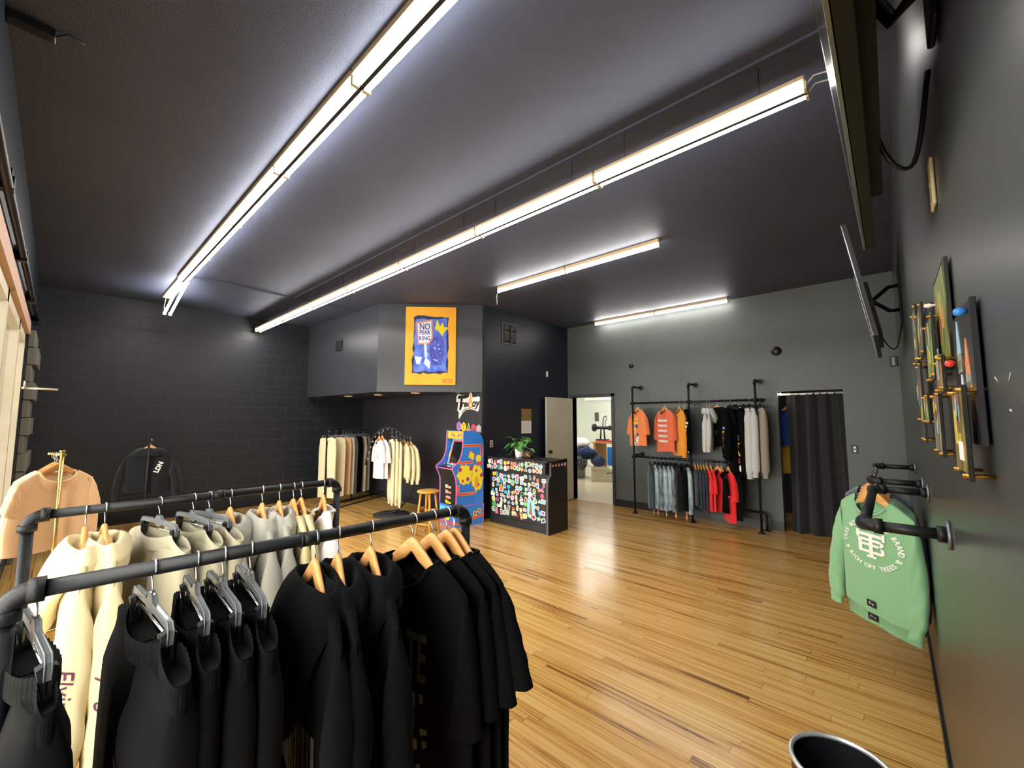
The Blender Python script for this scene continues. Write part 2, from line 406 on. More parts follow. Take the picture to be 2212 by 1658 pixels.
for i in range(7):
    t = strip(xs2[i + 1], xs2[i], 2.48, 3.29, True, 'twin strip light of the long middle run, %s from the TV wall' % ORD[i], RUN2, hz=.03)
    for xx in (-.4, .4): MB().cyl((xx, 0, .05), (xx, 0, .25), .0022, n=6).build('hanging_wire', BLKMETAL, t)
    if i == 0:
        for q, yy in ((0, -.034), (1, .034)):
            m = MB(); m.tube([(.61, yy, .01), (.64, yy + .01, .05), (.69, yy + .03, .055), (.73, yy + .02, .0 + .02 * q), (.755, yy - .05, -.06)], .004, 6); m.build('power_cord', WHITE, t)
xs3 = [-1.72, -2.94, -4.14]
for i in range(2):
    t = strip(xs3[i + 1], xs3[i], 4.235, 3.475, False, 'single strip light on the ceiling before the vent wall, %s one' % ('nearer the vent' if i else 'nearer the TVs'), 'two single strip lights in line')
    if i:
        m = MB(); m.tube([(-.6, 0, 0), (-.65, .02, -.05), (-.68, .06, -.13), (-.7, .08, -.16)], .005, 6); m.tube([(-.6, 0, .04), (-.72, .1, .03), (-.82, .05, .02), (-.86, .12, -.1)], .006, 6, mi=1); m.build('loose_cable', [WHITE, BLK], t)
xs4 = [-1.8, -3.0, -4.21]
for i in range(2):
    t = strip(xs4[i + 1], xs4[i], 7.04, 3.475, False, 'single strip light close to the wall of pipe racks, %s one' % ('above the doorway' if i else 'above the hanging clothes'), 'two single strip lights along the back wall')

# ------------------------------------------------------------------ garments
RP = .0168   # rail pipe radius
def nz3(x, y, z): return noise.noise(Vector((x, y, z)))

def torso(W=.25, L=.74, neck=.105, zn=-.122, zs=-.205, hem=.27, th=.045, fold=.008, seed=0, fd=.075, bd=.02, nu=30, nv=26, band=False):
    rnd = random.Random(seed)
    ph = [rnd.uniform(0, 6.28) for _ in range(6)]; k1 = rnd.uniform(2.2, 3.2); k2 = rnd.uniform(4.5, 6.5)
    us = [-math.cos(pi * i / nu) for i in range(nu + 1)]
    us = [.55 * u + .45 * (2 * i / nu - 1) for i, u in enumerate(us)]
    def ztop(x, front):
        a = abs(x)
        if a < neck:
            d = fd if front else bd
            return zn - d * math.sqrt(max(0, 1 - (a / neck) ** 2))
        q = (a - neck) / (W - neck)
        return zn + (zs - zn) * (q ** 1.15)
    rings = []
    for j in range(nv + 1):
        t = j / nv; tt = t
        e = sm(min(1, t * 3.6))
        thk = lerp(.017, th, e)
        row = {}
        for front in (True, False):
            pts = []
            for u in us:
                xt = u * W; xb = u * hem
                # sides drop from the shoulder to the armpit and then run down
                x = lerp(xt, xb, sm(min(1, t * 1.5)))
                zt = ztop(xt, front)
                z = lerp(zt, -L + .012 * math.sin(2.2 * u + ph[0]), tt)
                pr = max(0, 1 - abs(u) ** 3.2) ** .6
                ax = abs(xt); open_ = max(0, 1 - (ax / neck) ** 2) ** .5 * .035 * (1 - sm(t * 6)) if ax < neck else 0
                A = fold * (t ** .8)
                common = A * (math.sin(k1 * u * 2 + ph[1] + t * .6) + .6 * math.sin(k2 * u + ph[2] - t))
                diff = .45 * A * math.sin(k2 * 1.4 * u + ph[3] + (1.5 if front else 0)) * pr
                y = (-1 if front else 1) * ((thk * pr) + open_ + diff) + common
                y += .004 * nz3(x * 9 + seed, z * 9, 1.3 if front else 4.1) * sm(t * 3)
                if band and t > .93: y *= .93
                pts.append((x * (.97 if band and t > .94 else 1), y, z))
            row[front] = pts
        rings.append(row[True] + row[False][-2:0:-1])
    m = MB(); m.loops(rings, 0, True)
    # close the shoulder seams
    r0 = rings[0]; n = len(r0)
    for i in range(nu):
        xa, xb = us[i] * W, us[i + 1] * W
        if abs(xa) >= neck * .98 and abs(xb) >= neck * .98:
            a, b = i, i + 1; c = (n - b) % n; d = (n - a) % n
            q = [r0[a], r0[b], r0[c], r0[d]]
            m.add(q, [(0, 1, 2, 3)], 0, True)
    neckf = [r0[i] for i in range(nu + 1) if abs(us[i] * W) <= neck * 1.06]
    neckb = [r0[(n - i) % n] for i in range(nu + 1) if abs(us[i] * W) <= neck * 1.06]
    m.neck = neckf + neckb[::-1]
    return m
def collar(tm, r=.008, mi=0):
    m = MB(); pts = [Vector(p) + Vector((0, 0, -.002)) for p in tm.neck]
    q = [pts[0]]
    for p in pts[1:]:
        if (p - q[-1]).length > .004: q.append(p)
    if (q[0] - q[-1]).length < .004: q.pop()
    m.tube(q, r, 6, mi, closed=True); return m
def sleeve(S_, P_, O_, I_, th0=.05, th1=.04, nv=18, nt=20, seed=0, bow=.03, wr=.005, cuff=None, yb=0):
    # S shoulder tip, P armpit, O outer cuff end, I inner cuff end; all (x, z)
    rnd = random.Random(seed); o = rnd.uniform(0, 50)
    sg = 1 if S_[0] > 0 else -1
    rings = []
    for j in range(nv + 1):
        t = j / nv
        b = bow * math.sin(pi * t) * sg
        Lx = lerp(S_[0], O_[0], t) + b; Lz = lerp(S_[1], O_[1], t) + .02 * math.sin(pi * min(1, t * 2)) * (1 - t)
        Rx = lerp(P_[0], I_[0], t) + b * .5; Rz = lerp(P_[1], I_[1], t)
        if cuff and t > .9:
            cxm, czm = (Lx + Rx) / 2, (Lz + Rz) / 2
            Lx, Rx = lerp(cxm, Lx, cuff), lerp(cxm, Rx, cuff); Lz, Rz = lerp(czm, Lz, cuff), lerp(czm, Rz, cuff)
        th = lerp(th0, th1, t) * (cuff if cuff and t > .9 else 1) * lerp(.45, 1, sm(t * 5))
        ring = []
        for k in range(nt):
            a = 2 * pi * k / nt; c, s_ = math.cos(a), math.sin(a)
            e = .8
            cc = math.copysign(abs(c) ** e, c); ss = math.copysign(abs(s_) ** e, s_)
            w = wr * (nz3(t * 7 + o, c * 1.4, s_ * 1.4) + .6 * math.sin(t * 26 + 2 * c + o)) * sm(t * 4)
            x = (Lx + Rx) / 2 + (Lx - Rx) / 2 * cc * (1 + w * 6); z = (Lz + Rz) / 2 + (Lz - Rz) / 2 * cc
            ring.append((x, (th + w) * ss + yb * t * t, z))
        rings.append(ring)
    m = MB(); m.loops(rings, 0, True)
    return m
def spline(P_, n):
    out = []
    for i in range(len(P_) - 1):
        a, b, c, e = P_[max(0, i - 1)], P_[i], P_[i + 1], P_[min(len(P_) - 1, i + 2)]
        for k in range(n):
            t_ = k / n
            out.append(tuple(.5 * ((2 * b[q]) + (-a[q] + c[q]) * t_ + (2 * a[q] - 5 * b[q] + 4 * c[q] - e[q]) * t_ ** 2 + (-a[q] + 3 * b[q] - 3 * c[q] + e[q]) * t_ ** 3) for q in range(len(b))))
    out.append(P_[-1]); return out
def hood_mb(neck=.12, zn=-.12, drop=.3, w=.18, seed=0, side=-1, body_th=.045):
    # soft hood lying round the neck and hanging down one face
    rnd = random.Random(seed); o = rnd.uniform(0, 9); m = MB()
    rx, ry = neck * 1.06, .042; rings = []; n = 44
    cols = []
    for k in range(n):
        a = 2 * pi * k / n; c, s_ = math.cos(a), math.sin(a)
        bk = max(0, s_ * side); fr_ = max(0, -s_ * side); wv = sm(bk) ** .8
        D = .05 + (drop - .05) * wv + .035 * fr_
        xe = (rx + .062 + (w - rx - .062) * .6 * wv) * c
        ye = s_ * (ry + .03) if bk <= 0 else side * lerp(abs(s_) * (ry + .03), body_th + .052, sm(bk * 1.4))
        ze = zn - D - .02 * c * c
        xm = (rx + .05) * c; ym = s_ * (ry + .035) + side * .012 * wv; zm = zn - .012 - .035 * c * c - .1 * D * wv
        wr = .007 * math.sin(5 * a + o) + .005 * math.sin(9 * a + 2 * o)
        pts = [(rx * .8 * c, ry * .62 * s_, zn - .075), (rx * .9 * c, ry * .85 * s_, zn - .01 - .012 * c * c), (rx * 1.06 * c, ry * 1.12 * s_, zn + .02 - .016 * c * c + .4 * wr),
               (xm, ym, zm + wr), ((xm + xe) / 2 * (1 + .05 * wv), (ym + ye) / 2 + side * .028 * wv, (zm + ze) / 2 + wr * .5), (xe, ye, ze), (xe * .93, ye * .72, ze - .006 + .016 * (1 - wv)), (xe * .86, ye * .5, ze + .035)]
        cols.append(spline(pts, 3))
    m.loops([[cols[k][j] for k in range(n)] for j in range(len(cols[0]))], 0, True)
    return m
def leg(sg, wh=.2, hip=.225, L=1.0, crotch=.3, hemo=.2, hemi=.03, th=.045, z0=-.125, seed=0, nv=30, nt=22, cuff=None, fold=.007, thw=.022):
    rnd = random.Random(seed * 2 + (sg > 0)); o = rnd.uniform(0, 40); ph = rnd.uniform(0, 6)
    rings = []
    for j in range(nv + 1):
        t = j / nv
        d = t * L
        xo = lerp(wh, hip, sm(d / .16)) if d < .16 else lerp(hip, hemo, ((d - .16) / (L - .16)) ** .9)
        xi = -.004 if d < crotch else lerp(-.004, hemi, sm((d - crotch) / (L - crotch) * 1.3))
        th_ = lerp(thw, th, sm(d / .12))
        if cuff and t > .93:
            c0 = (xo + xi) / 2; xo = lerp(c0, xo, cuff); xi = lerp(c0, xi, cuff); th_ *= cuff
        ring = []
        for k in range(nt):
            a = 2 * pi * k / nt; c, s_ = math.cos(a), math.sin(a)
            cc = math.copysign(abs(c) ** .7, c); ss = math.copysign(abs(s_) ** .6, s_)
            w = fold * sm(d / .1) * (math.sin(4.2 * c + ph + d * 1.5) + .7 * nz3(c * 1.8 + o, d * 5, s_) + .3 * math.sin(8.5 * c + o))
            x = sg * ((xo + xi) / 2 + (xo - xi) / 2 * cc)
            ring.append((x, th_ * ss + w, z0 - d - (.01 * nz3(c + o, 1, 2) if j == nv else 0)))
        rings.append(ring)
    m = MB(); m.loops(rings, 0, True, True, False)
    return m
def waistband(wh=.2, z0=-.125, h=.05, thw=.024, seed=0, sag=.02, grip=.145, rib=.0034, nt=96):
    nt = nt; rings = []; rnd = random.Random(seed); o = rnd.uniform(0, 9)
    for t in (0, .15, .5, .85, 1):
        ring = []
        for k in range(nt):
            a = 2 * pi * k / nt; c, s_ = math.cos(a), math.sin(a)
            cc = math.copysign(abs(c) ** .75, c); ss = math.copysign(abs(s_) ** .7, s_)
            x = wh * cc * 1.02
            zs = -sag * max(0, 1 - (x / grip) ** 2) if abs(x) < grip else -.045 * ((abs(x) - grip) / max(.02, wh - grip)) ** 1.6
            r_ = rib * math.sin(k * pi * .5 + o) * math.sin(pi * min(1, max(.12, t)))
            pinch = 1 - .45 * math.exp(-((abs(x) - grip) / .03) ** 2)
            y = (thw * pinch + .012 * math.cos(x / grip * 1.5) ** 2) * ss + r_ * (1 if ss >= 0 else -1)
            ring.append((x, y, z0 + .012 + zs - h * t + (.0015 * math.sin(k * 1.57 + o) if t == 0 else 0)))
        rings.append(ring)
    m = MB(); m.loops(rings, 0, True)
    return m
def refine(flat, L, it=4):
    bm = bmesh.new(); vs = [bm.verts.new(p) for p in flat.v]
    ml = bm.faces.layers.int.new('m')
    for f, mi in zip(flat.f, flat.m):
        try: g = bm.faces.new([vs[i] for i in f]); g[ml] = mi
        except ValueError: pass
    bmesh.ops.triangulate(bm, faces=bm.faces)
    for _ in range(it):
        e = [x for x in bm.edges if x.calc_length() > L]
        if not e: break
        bmesh.ops.subdivide_edges(bm, edges=e, cuts=1); bmesh.ops.triangulate(bm, faces=bm.faces)
    bm.verts.index_update(); m = MB()
    m.v = [tuple(v.co) for v in bm.verts]; m.f = [[v.index for v in f.verts] for f in bm.faces]; m.m = [f[ml] for f in bm.faces]; m.sm = [False] * len(m.f)
    bm.free(); return m
def on_cloth(bodymb, flat, x0, z0, rot=0, off=.0035, side=-1, mirror=False, sub=True):
    # lays a flat mesh (x, y) on the outside of a garment
    flat = refine(flat, .02)
    bvh = BVHTree.FromPolygons([Vector(p) for p in bodymb.v], bodymb.f)
    ca, sa = math.cos(rot), math.sin(rot); out = []
    for p in flat.v:
        px, py = p[0], p[1]
        x = x0 + (px * ca - py * sa) * (1 if side < 0 else -1); z = z0 + px * sa + py * ca
        h = bvh.ray_cast(Vector((x, side * .6, z)), Vector((0, -side, 0)))
        y = h[0].y if h[0] is not None else 0
        out.append((x, y + side * off, z))
    m = MB(); m.v = out; m.f = flat.f; m.m = flat.m; m.sm = flat.sm
    return m

def on_side(bodymb, flat, y0, z0, rot=0, off=.004):
    # lays a flat mesh on the outer (+x) side of a sleeve
    flat = refine(flat, .009)
    bvh = BVHTree.FromPolygons([Vector(p) for p in bodymb.v], bodymb.f)
    ca, sa = math.cos(rot), math.sin(rot); out = []
    for p in flat.v:
        y = y0 + p[0] * ca - p[1] * sa; z = z0 + p[0] * sa + p[1] * ca
        h = bvh.ray_cast(Vector((1.2, y, z)), Vector((-1, 0, 0)))
        out.append(((h[0].x if h[0] is not None else .3) + off, y, z))
    m = MB(); m.v = out; m.f = flat.f; m.m = flat.m; m.sm = flat.sm
    return m

def hook_pts(r=RP + .003, z1=-.065):
    p = []
    for k in range(13):
        a = R(-35 + 235 * k / 12)
        p.append((r * math.cos(a), 0, r * math.sin(a)))
    p += [(-r * .75, 0, -r * 1.0), (-.004, 0, -r * 1.75), (0, 0, -r * 2.2), (0, 0, z1)]
    return p
_proto = {}
def wood_hanger(loc, rz, label, group, span=.185):
    key = ('w', round(span, 3))
    if key in _proto: return dup(_proto[key], loc, rz, label, group)
    t = thing('wooden_hanger', label, 'hanger', loc, rz, group)
    m = MB(); m.tube(hook_pts(), .0021, 6); m.build('hook', STEEL, t)
    rings = []; n = 26
    for i in range(n + 1):
        x = span * (2 * i / n - 1); q = abs(x) / span
        zt = -.058 - .152 * (math.sqrt(q * q + .006) - .0775); hh = lerp(.064, .035, sm(q * 1.5)); yy = -.006 * q * q
        zb = zt - hh + (.016 * max(0, 1 - q * 6))
        ty = lerp(.0095, .005, q)
        ring = []
        for a in range(12):
            A = 2 * pi * a / 12; c, s_ = math.cos(A), math.sin(A)
            ring.append((x, yy + ty * math.copysign(abs(c) ** .6, c), (zt + zb) / 2 + (zt - zb) / 2 * math.copysign(abs(s_) ** .7, s_)))
        rings.append(ring)
    m = MB(); m.loops(rings, 0, True, True, True); m.build('hanger_arms', WOOD, t)
    _proto[key] = t
    return t
def clip_hanger(loc, rz, label, group, mat=None, span=.165):
    mat = mat or SMOKE
    key = ('c', mat.name, round(span, 3))
    if key in _proto: return dup(_proto[key], loc, rz, label, group)
    t = thing('clip_hanger', label, 'hanger', loc, rz, group)
    m = MB(); m.tube(hook_pts(z1=-.06), .0019, 6); m.build('hook', STEEL, t)
    top = [(-span, -.118), (-span, -.088), (-span + .012, -.076), (-.03, -.072), (-.016, -.056), (.016, -.056), (.03, -.072), (span - .012, -.076), (span, -.088), (span, -.118)]
    bot = [(span - .009, -.118), (span - .009, -.094), (span - .018, -.092), (.034, -.089), (.018, -.098), (-.018, -.098), (-.034, -.089), (-span + .018, -.092), (-span + .009, -.094), (-span + .009, -.118)]
    m = MB(); m.prism(top + bot, lambda a, b, d: (a, d, b), -.0045, .0045)
    for sx in (-1, 1):   # raised rim along both long edges
        m.tube([(x, sx * .0045, z) for x, z in top], .0016, 5)
    m.build('hanger_bar', mat, t)
    m = MB(); m.cyl((-span + .008, 0, -.108), (span - .008, 0, -.108), .0026, n=8); m.build('metal_rod', CHROME, t)
    for sx in (-1, 1):
        m = MB(); x = sx * (span - .02)
        for sy in (-1, 1):
            m.prism([(sy * .003, -.094), (sy * .014, -.1), (sy * .0045, -.15), (sy * .0015, -.15), (sy * .0025, -.118)], lambda a, b, d, x=x: (x + d, a, b), -.011, .011)
        m.lathe([(.006, -.006), (.006, .006)], 10, (x, 0, -.108)); m.build('clip', BLK, t)
    _proto[key] = t
    return t

def put(parts, name, label, cat, loc, rz, group=None):
    t = thing(name, label, cat, loc, rz, group)
    for pn, mb, mat in parts: 
        o = mb.build(pn, mat, t)
    return t
def tee_parts(mat, seed=0, W=.25, L=.74, hem=.27, neck=.105, slen=.36, band=False, th=.045, fold=.008, sw=.0, hd=False, fine=True, zs=-.2, long=False, mat2=None, flare=.07, flare_near=None, zn=-.122, fd=.085):
    nu, nv = (32, 26) if fine else (20, 14)
    tm = torso(W, L, neck, zn, zs, hem, th, fold, seed, nu=nu, nv=nv, band=band, fd=fd)
    parts = [('body', tm, mat)]
    if not hd: parts.append(('collar', collar(tm), mat2 or mat))
    fl0 = flare
    for sg in (-1, 1):
        flare = flare_near if (flare_near is not None and sg > 0) else fl0
        s0 = (sg * (W - .012), zs + .006); p0 = (sg * (W - .03), zs - .22)
        rr = random.Random(seed * 3 + sg); dv = rr.uniform(-.02, .02)
        if long:
            o0 = (sg * (W + flare + dv), zs - slen); i0 = (sg * (W + flare - .1 + dv), zs - slen - .005)
            sl = sleeve(s0, p0, o0, i0, th * 1.05, th * .8, 24 if fine else 14, 20 if fine else 12, seed + sg, .035, .006, .72, yb=-.02)
        else:
            o0 = (sg * (W + flare + .012 + dv), zs - slen); i0 = (sg * (W + flare - .1 + dv), zs - slen - .02)
            sl = sleeve(s0, p0, o0, i0, th * 1.1, th * 1.15, 16 if fine else 10, 20 if fine else 12, seed + sg, .012, .004)
        parts.append(('sleeve', sl, mat))
    return parts
def hoodie_parts(mat, seed=0, side=-1, fine=True, drop=.3, **k):
    d = dict(W=.25, L=.7, hem=.245, neck=.125, slen=.58, band=True, th=.055, fold=.007, hd=True, long=True, zs=-.215, flare=.06)
    d.update(k)
    p = tee_parts(mat, seed, fine=fine, **d)
    p.append(('hood', hood_mb(d['neck'], -.116, drop, .18, seed, side, d['th']), mat))
    return p
def pants_parts(mat, seed=0, fine=True, mat2=None, wh=.2, hip=.23, L=1.0, cuff=.6, hemo=.19, hemi=.04, th=.045, z0=-.125, rib=.0034, crotch=.3, thw=.024, sag=.02, fold=.007):
    nv, nt = (30, 22) if fine else (18, 14)
    return [('waistband', waistband(wh, z0, seed=seed, rib=rib * (.45 if fine else 1), thw=thw, sag=sag, nt=288 if fine else 96), mat2 or mat)] + \
           [('trouser_leg', leg(sg, wh, hip, L, crotch, hemo, hemi, th, z0 - .035, seed, nv, nt, cuff, thw=thw, fold=fold), mat) for sg in (-1, 1)]

C_BLK = cloth('black_fleece', '#0a0b0c', sheen=.015)
C_BLK2 = cloth('black_jersey', '#08090a', sheen=.015)
C_CHAR = cloth('washed_black', '#0c0d0d', sheen=.015)
C_CREAM = cloth('cream_fleece', '#d8c89c')
C_KHAKI = cloth('stone_fleece', '#9d9780')
C_GREY = cloth('pale_grey_fleece', '#98968b')
C_BEIGE = cloth('beige_jersey', '#c9ba8c')
C_WHITE = cloth('white_jersey', '#e9e6e1')
C_PEACH = cloth('peach_jersey', '#f7d0a2')
C_SAGE = cloth('sage_fleece', '#7fae83')
PRINT = P('grey_ink', '#585e55', .7)
OLIVE = P('olive_ink', '#5c5636', .7, var=(40, '#1c1d1c'))
WINE = P('plum_ink', '#5a2146', .7)
WHITEINK = P('white_ink', '#e6e8e2', .7)

# ------------------------------------------------------------------ pipe racks near the camera
def elbow(m, c, d0, d1, r=.04, rr=.0205, mi=0):
    # quarter bend from direction d0 to direction d1 round a corner point c
    d0 = Vector(d0); d1 = Vector(d1); c = Vector(c)
    o = c - d0 * r + d1 * r
    pts = [o - d1 * r * math.cos(a) + d0 * r * math.sin(a) for a in [pi / 2 * k / 8 for k in range(9)]]
    m.tube(pts, rr, 12, mi)
    for p, d in ((pts[0], d0), (pts[-1], d1)):
        m.cyl(p - d * .012, p + d * .012, rr + .004, n=14, mi=mi)
def pipe_rack(label, A, B, zr, group, zb=.03):
    A = Vector((A[0], A[1], zr)); B = Vector((B[0], B[1], zr)); u = (B - A).normalized()
    rz = math.atan2(u.y, u.x) - pi / 2
    t = thing('clothing_rack', label, 'clothing rack', ((A.x + B.x) / 2, (A.y + B.y) / 2, 0), rz, group)
    h = (B - A).length / 2
    m = MB(); m.cyl((0, -h + .04, zr), (0, h - .04, zr), RP, n=16); m.build('rail', PIPE, t)
    yc = -h + .555
    m = MB(); m.cyl((0, yc - .022, zr), (0, yc + .022, zr), RP + .0035, n=16)
    for s_ in (-1, 1): m.cyl((0, yc + s_ * .022 - .003, zr), (0, yc + s_ * .022 + .003, zr), RP + .0055, n=16)
    m.build('coupling', PIPEEND, t)
    for s_ in (-1, 1):
        m = MB(); elbow(m, (0, s_ * h, zr), (0, s_, 0), (0, 0, -1)); m.build('elbow', PIPEEND, t)
        m = MB(); m.cyl((0, s_ * h, zr - .04), (0, s_ * h, zb), RP, n=16); m.build('upright', PIPE, t)
        m = MB(); m.cyl((-.25, s_ * h, zb), (.25, s_ * h, zb), RP, n=12)
        for q in (-1, 1): m.cyl((q * .25, s_ * h, zb), (q * .275, s_ * h, zb), RP + .005, n=12)
        m.cyl((0, s_ * h, zb), (0, s_ * h, zb + .05), RP + .005, n=12); m.build('foot', PIPEEND, t)
    return t
FA, FB, BA, BB = (-1.287, -.045), (-1.213, 1.068), (-2.256, -.045), (-2.256, 1.055)
ZR = 1.28
pipe_rack('black pipe clothes rail holding the black clothes, nearest the camera', FA, FB, ZR, 'low pipe clothes rails')
pipe_rack('black pipe clothes rail holding the cream and grey clothes', BA, BB, ZR, 'low pipe clothes rails')

def front(y): return (lerp(FA[0], FB[0], (y - FA[1]) / (FB[1] - FA[1])), y, ZR)
GH, GB = 'wooden hangers on the front rail', 'wooden hangers on the second rail'
GC, GD = 'clip hangers on the front rail', 'clip hangers on the second rail'
# black sweatpants on clip hangers
N5 = ['', 'second', 'third', 'fourth', 'fifth']
for i, (y, a, sd) in enumerate([(-.002, 7, 1), (.173, 4, 2), (.253, -3, 3), (.307, -2, 4), (.366, -5, 5)]):
    w_ = ['beside the end post, at the picture edge', 'with a side pocket, second from the end post', 'third from the end post', 'fourth from the end post', 'next to the black hoodies'][i]
    clip_hanger(front(y), R(a), 'clear clip hanger holding the black sweatpants ' + w_, GC)
    mat = C_CHAR if i < 2 else C_BLK
    pp = pants_parts(mat, sd, wh=(.19, .255, .235, .235, .235)[i], hip=(.198, .258, .245, .245, .245)[i], L=.98, th=.05 if i < 2 else .036, hemo=.22)
    if i < 2:   # welt pocket opening
        lg = pp[2][1]
        fl = MB(); n = 12
        pts = [(-.05 + .1 * k / n, .018 * math.sin(pi * k / n)) for k in range(n + 1)]
        fl.add([(a_, b_, 0) for a_, b_ in pts] + [(a_, b_ - .014 * math.sin(pi * k / n), 0) for k, (a_, b_) in enumerate(pts)], [(k, k + 1, n + 2 + k, n + 1 + k) for k in range(n)])
        pp.append(('pocket', on_cloth(lg, fl, .11, -.36, R(-62)), P('pocket_shadow_lining', '#0e0f10', .95)))
    put(pp, 'sweatpants', 'black sweatpants on the front rail ' + w_, 'sweatpants', front(y), R(a), 'black sweatpants on the front rail')
# black hoodies
for i, (y, a, sd) in enumerate([(.528, -8, 11), (.593, -14, 12), (.696, -12, 13)]):
    w_ = ['next to the sweatpants', 'in the middle of the three hoodies', 'next to the black t-shirts'][i]
    wood_hanger(front(y), R(a), 'wooden hanger inside the black hoodie ' + w_, GH)
    pp = hoodie_parts(C_BLK, sd, th=.04, drop=.34)
    if i == 0:
        fl = MB(); rnd = random.Random(8)
        for k in range(9):
            h_ = rnd.uniform(.1, .28); x_ = -.1 + k * .025
            fl.add([(x_, -.1 - h_ / 2, 0), (x_ + .017, -.1 - h_ / 2, 0), (x_ + .017, .0, 0), (x_, .0, 0), (x_, -.05, 0), (x_ + .017, -.05, 0)], [(0, 1, 5, 4), (4, 5, 2, 3)], k % 2)
        pp.append(('print', on_cloth(pp[0][1], fl, .05, -.44), [PRINT, OLIVE]))
    put(pp, 'hoodie', 'black hooded sweatshirt on the front rail ' + w_, 'hoodie', front(y), R(a), 'black hoodies on the front rail')
# black t-shirts
for i, (y, a, sd) in enumerate([(.845, 6, 21), (.922, 3, 22), (.984, 0, 23), (1.02, -1, 24)]):
    w_ = ['with faded block letters', 'second after the hoodies', 'third after the hoodies', 'with the widest sleeve, at the rail end'][i]
    wood_hanger(front(y), R(a), 'wooden hanger inside the black t-shirt ' + w_, GH)
    pp = tee_parts(C_BLK2, sd, W=.255, L=.8, hem=.28, slen=(.38, .35, .32, .27)[i], th=.026, fold=.008, flare=(.035, .055, .05, .11)[i])
    if i == 0:
        fl = MB()
        fl.join(text_mb('MATE', .105, bold=.002), Matrix.Diagonal((.8, 1.9, 1, 1)))
        b_ = MB(); rnd = random.Random(5)
        for k in range(26):
            x_, y_ = rnd.uniform(-.12, .1), rnd.uniform(-.42, -.11); w2, h2 = rnd.uniform(.008, .03), rnd.uniform(.02, .06)
            b_.add([(x_, y_, 0), (x_ + w2, y_ + .01, 0), (x_ + w2 * .8, y_ + h2, 0), (x_ - .005, y_ + h2 * .8, 0)], [(0, 1, 2, 3)], 1 if y_ < -.25 else 0)
        fl.join(b_)
        pp.append(('faded_lettering', on_cloth(pp[0][1], fl, .0, -.42), [PRINT, OLIVE]))
    put(pp, 't_shirt', 'black t-shirt on the front rail ' + w_, 't-shirt', front(y), R(a), 'black t-shirts on the front rail')

# second rail: cream hoodies, stone sweatpants, grey hoodies, tees
def back(y): return (-2.256, y, ZR)
for i, (y, a, sd) in enumerate([(.098, -3, 31), (.15, 4, 32)]):
    w_ = ['nearest the end post', 'beside the stone sweatpants'][i]
    wood_hanger(back(y), R(a), 'wooden hanger inside the cream hoodie ' + w_, GB)
    pp = hoodie_parts(C_CREAM, sd, th=.05, slen=.66, drop=.27, flare=.12)
    sl = pp[2][1]
    tx = text_mb(['Flying Double', 'Flying Game'][i], .062, shear=.4)
    pp.append(('sleeve_lettering', on_side(sl, tx, (-.018, -.005)[i], -.6, R(-90)), WINE))
    put(pp, 'hoodie', 'cream hoodie with plum script down the sleeve, ' + w_, 'hoodie', back(y), R(a), 'cream hoodies on the second rail')
for i, (y, a, sd) in enumerate([(.312, 12, 41), (.425, 10, 42), (.482, 14, 43)]):
    w_ = ['beside the cream hoodies', 'between the two other stone pairs', 'beside the pale grey hoodies'][i]
    clip_hanger(back(y), R(a), 'grey clip hanger holding the stone sweatpants ' + w_, GD, SMOKE2)
    put(pants_parts(C_KHAKI, sd, wh=.255, hip=.27, L=.98, rib=.0045, th=.045), 'sweatpants', 'stone coloured sweatpants with ribbed waist ' + w_, 'sweatpants', back(y), R(a), 'stone sweatpants on the second rail')
for i, (y, a, sd) in enumerate([(.562, -2, 51), (.692, -6, 52), (.768, -8, 53)]):
    w_ = ['next to the stone sweatpants', 'in the middle of its three', 'next to the beige t-shirts'][i]
    wood_hanger(back(y), R(a), 'wooden hanger inside the pale grey hoodie ' + w_, GB)
    pp = hoodie_parts(C_GREY, sd, th=.045, drop=.3)
    if i == 1:
        fl = MB(); fl.add([(-.11, -.16, 0), (.11, -.16, 0), (.12, .12, 0), (-.09, .12, 0)], [(0, 1, 2, 3)])
        g = MB(); n = 8
        for a_ in range(n):
            for b_ in range(n): g.add([(-.1 + .2 * a_ / n, -.15 + .3 * b_ / n, 0), (-.1 + .2 * (a_ + 1) / n, -.15 + .3 * b_ / n, 0), (-.1 + .2 * (a_ + 1) / n, -.15 + .3 * (b_ + 1) / n, 0), (-.1 + .2 * a_ / n, -.15 + .3 * (b_ + 1) / n, 0)], [(0, 1, 2, 3)])
        pp.append(('print', on_cloth(pp[0][1], g, .07, -.52), P('dark_camo_print', '#2b2418', .8, var=(22, '#6d6240'))))
    put(pp, 'hoodie', 'pale grey hoodie on the second rail ' + w_, 'hoodie', back(y), R(a), 'pale grey hoodies on the second rail')
for i, (y, a, sd) in enumerate([(.833, -6, 61), (.871, -6, 62)]):
    w_ = ['next to the grey hoodies', 'next to the white t-shirt'][i]
    wood_hanger(back(y), R(a), 'wooden hanger inside the beige t-shirt ' + w_, GB)
    put(tee_parts(C_BEIGE, sd, th=.022, W=.24), 't_shirt', 'beige t-shirt on the second rail ' + w_, 't-shirt', back(y), R(a), 'beige t-shirts on the second rail')
wood_hanger(back(.984), R(-14), 'wooden hanger inside the white t-shirt at the rail end', GB)
put(tee_parts(C_WHITE, 63, th=.05, W=.24), 't_shirt', 'white t-shirt hanging at the far end of the second rail', 't-shirt', back(.984), R(-14))

def block_lines(n, w, h, gap, seed, mi=0):
    m = MB(); rnd = random.Random(seed)
    for k in range(n):
        x = -w / 2
        while x < w / 2:
            l = rnd.uniform(.018, .04); m.add([(x, -k * gap, 0), (min(w / 2, x + l), -k * gap, 0), (min(w / 2, x + l), -k * gap + h, 0), (x, -k * gap + h, 0)], [(0, 1, 2, 3)], mi if mi >= 0 else rnd.randrange(3)); x += l + .008
    return m
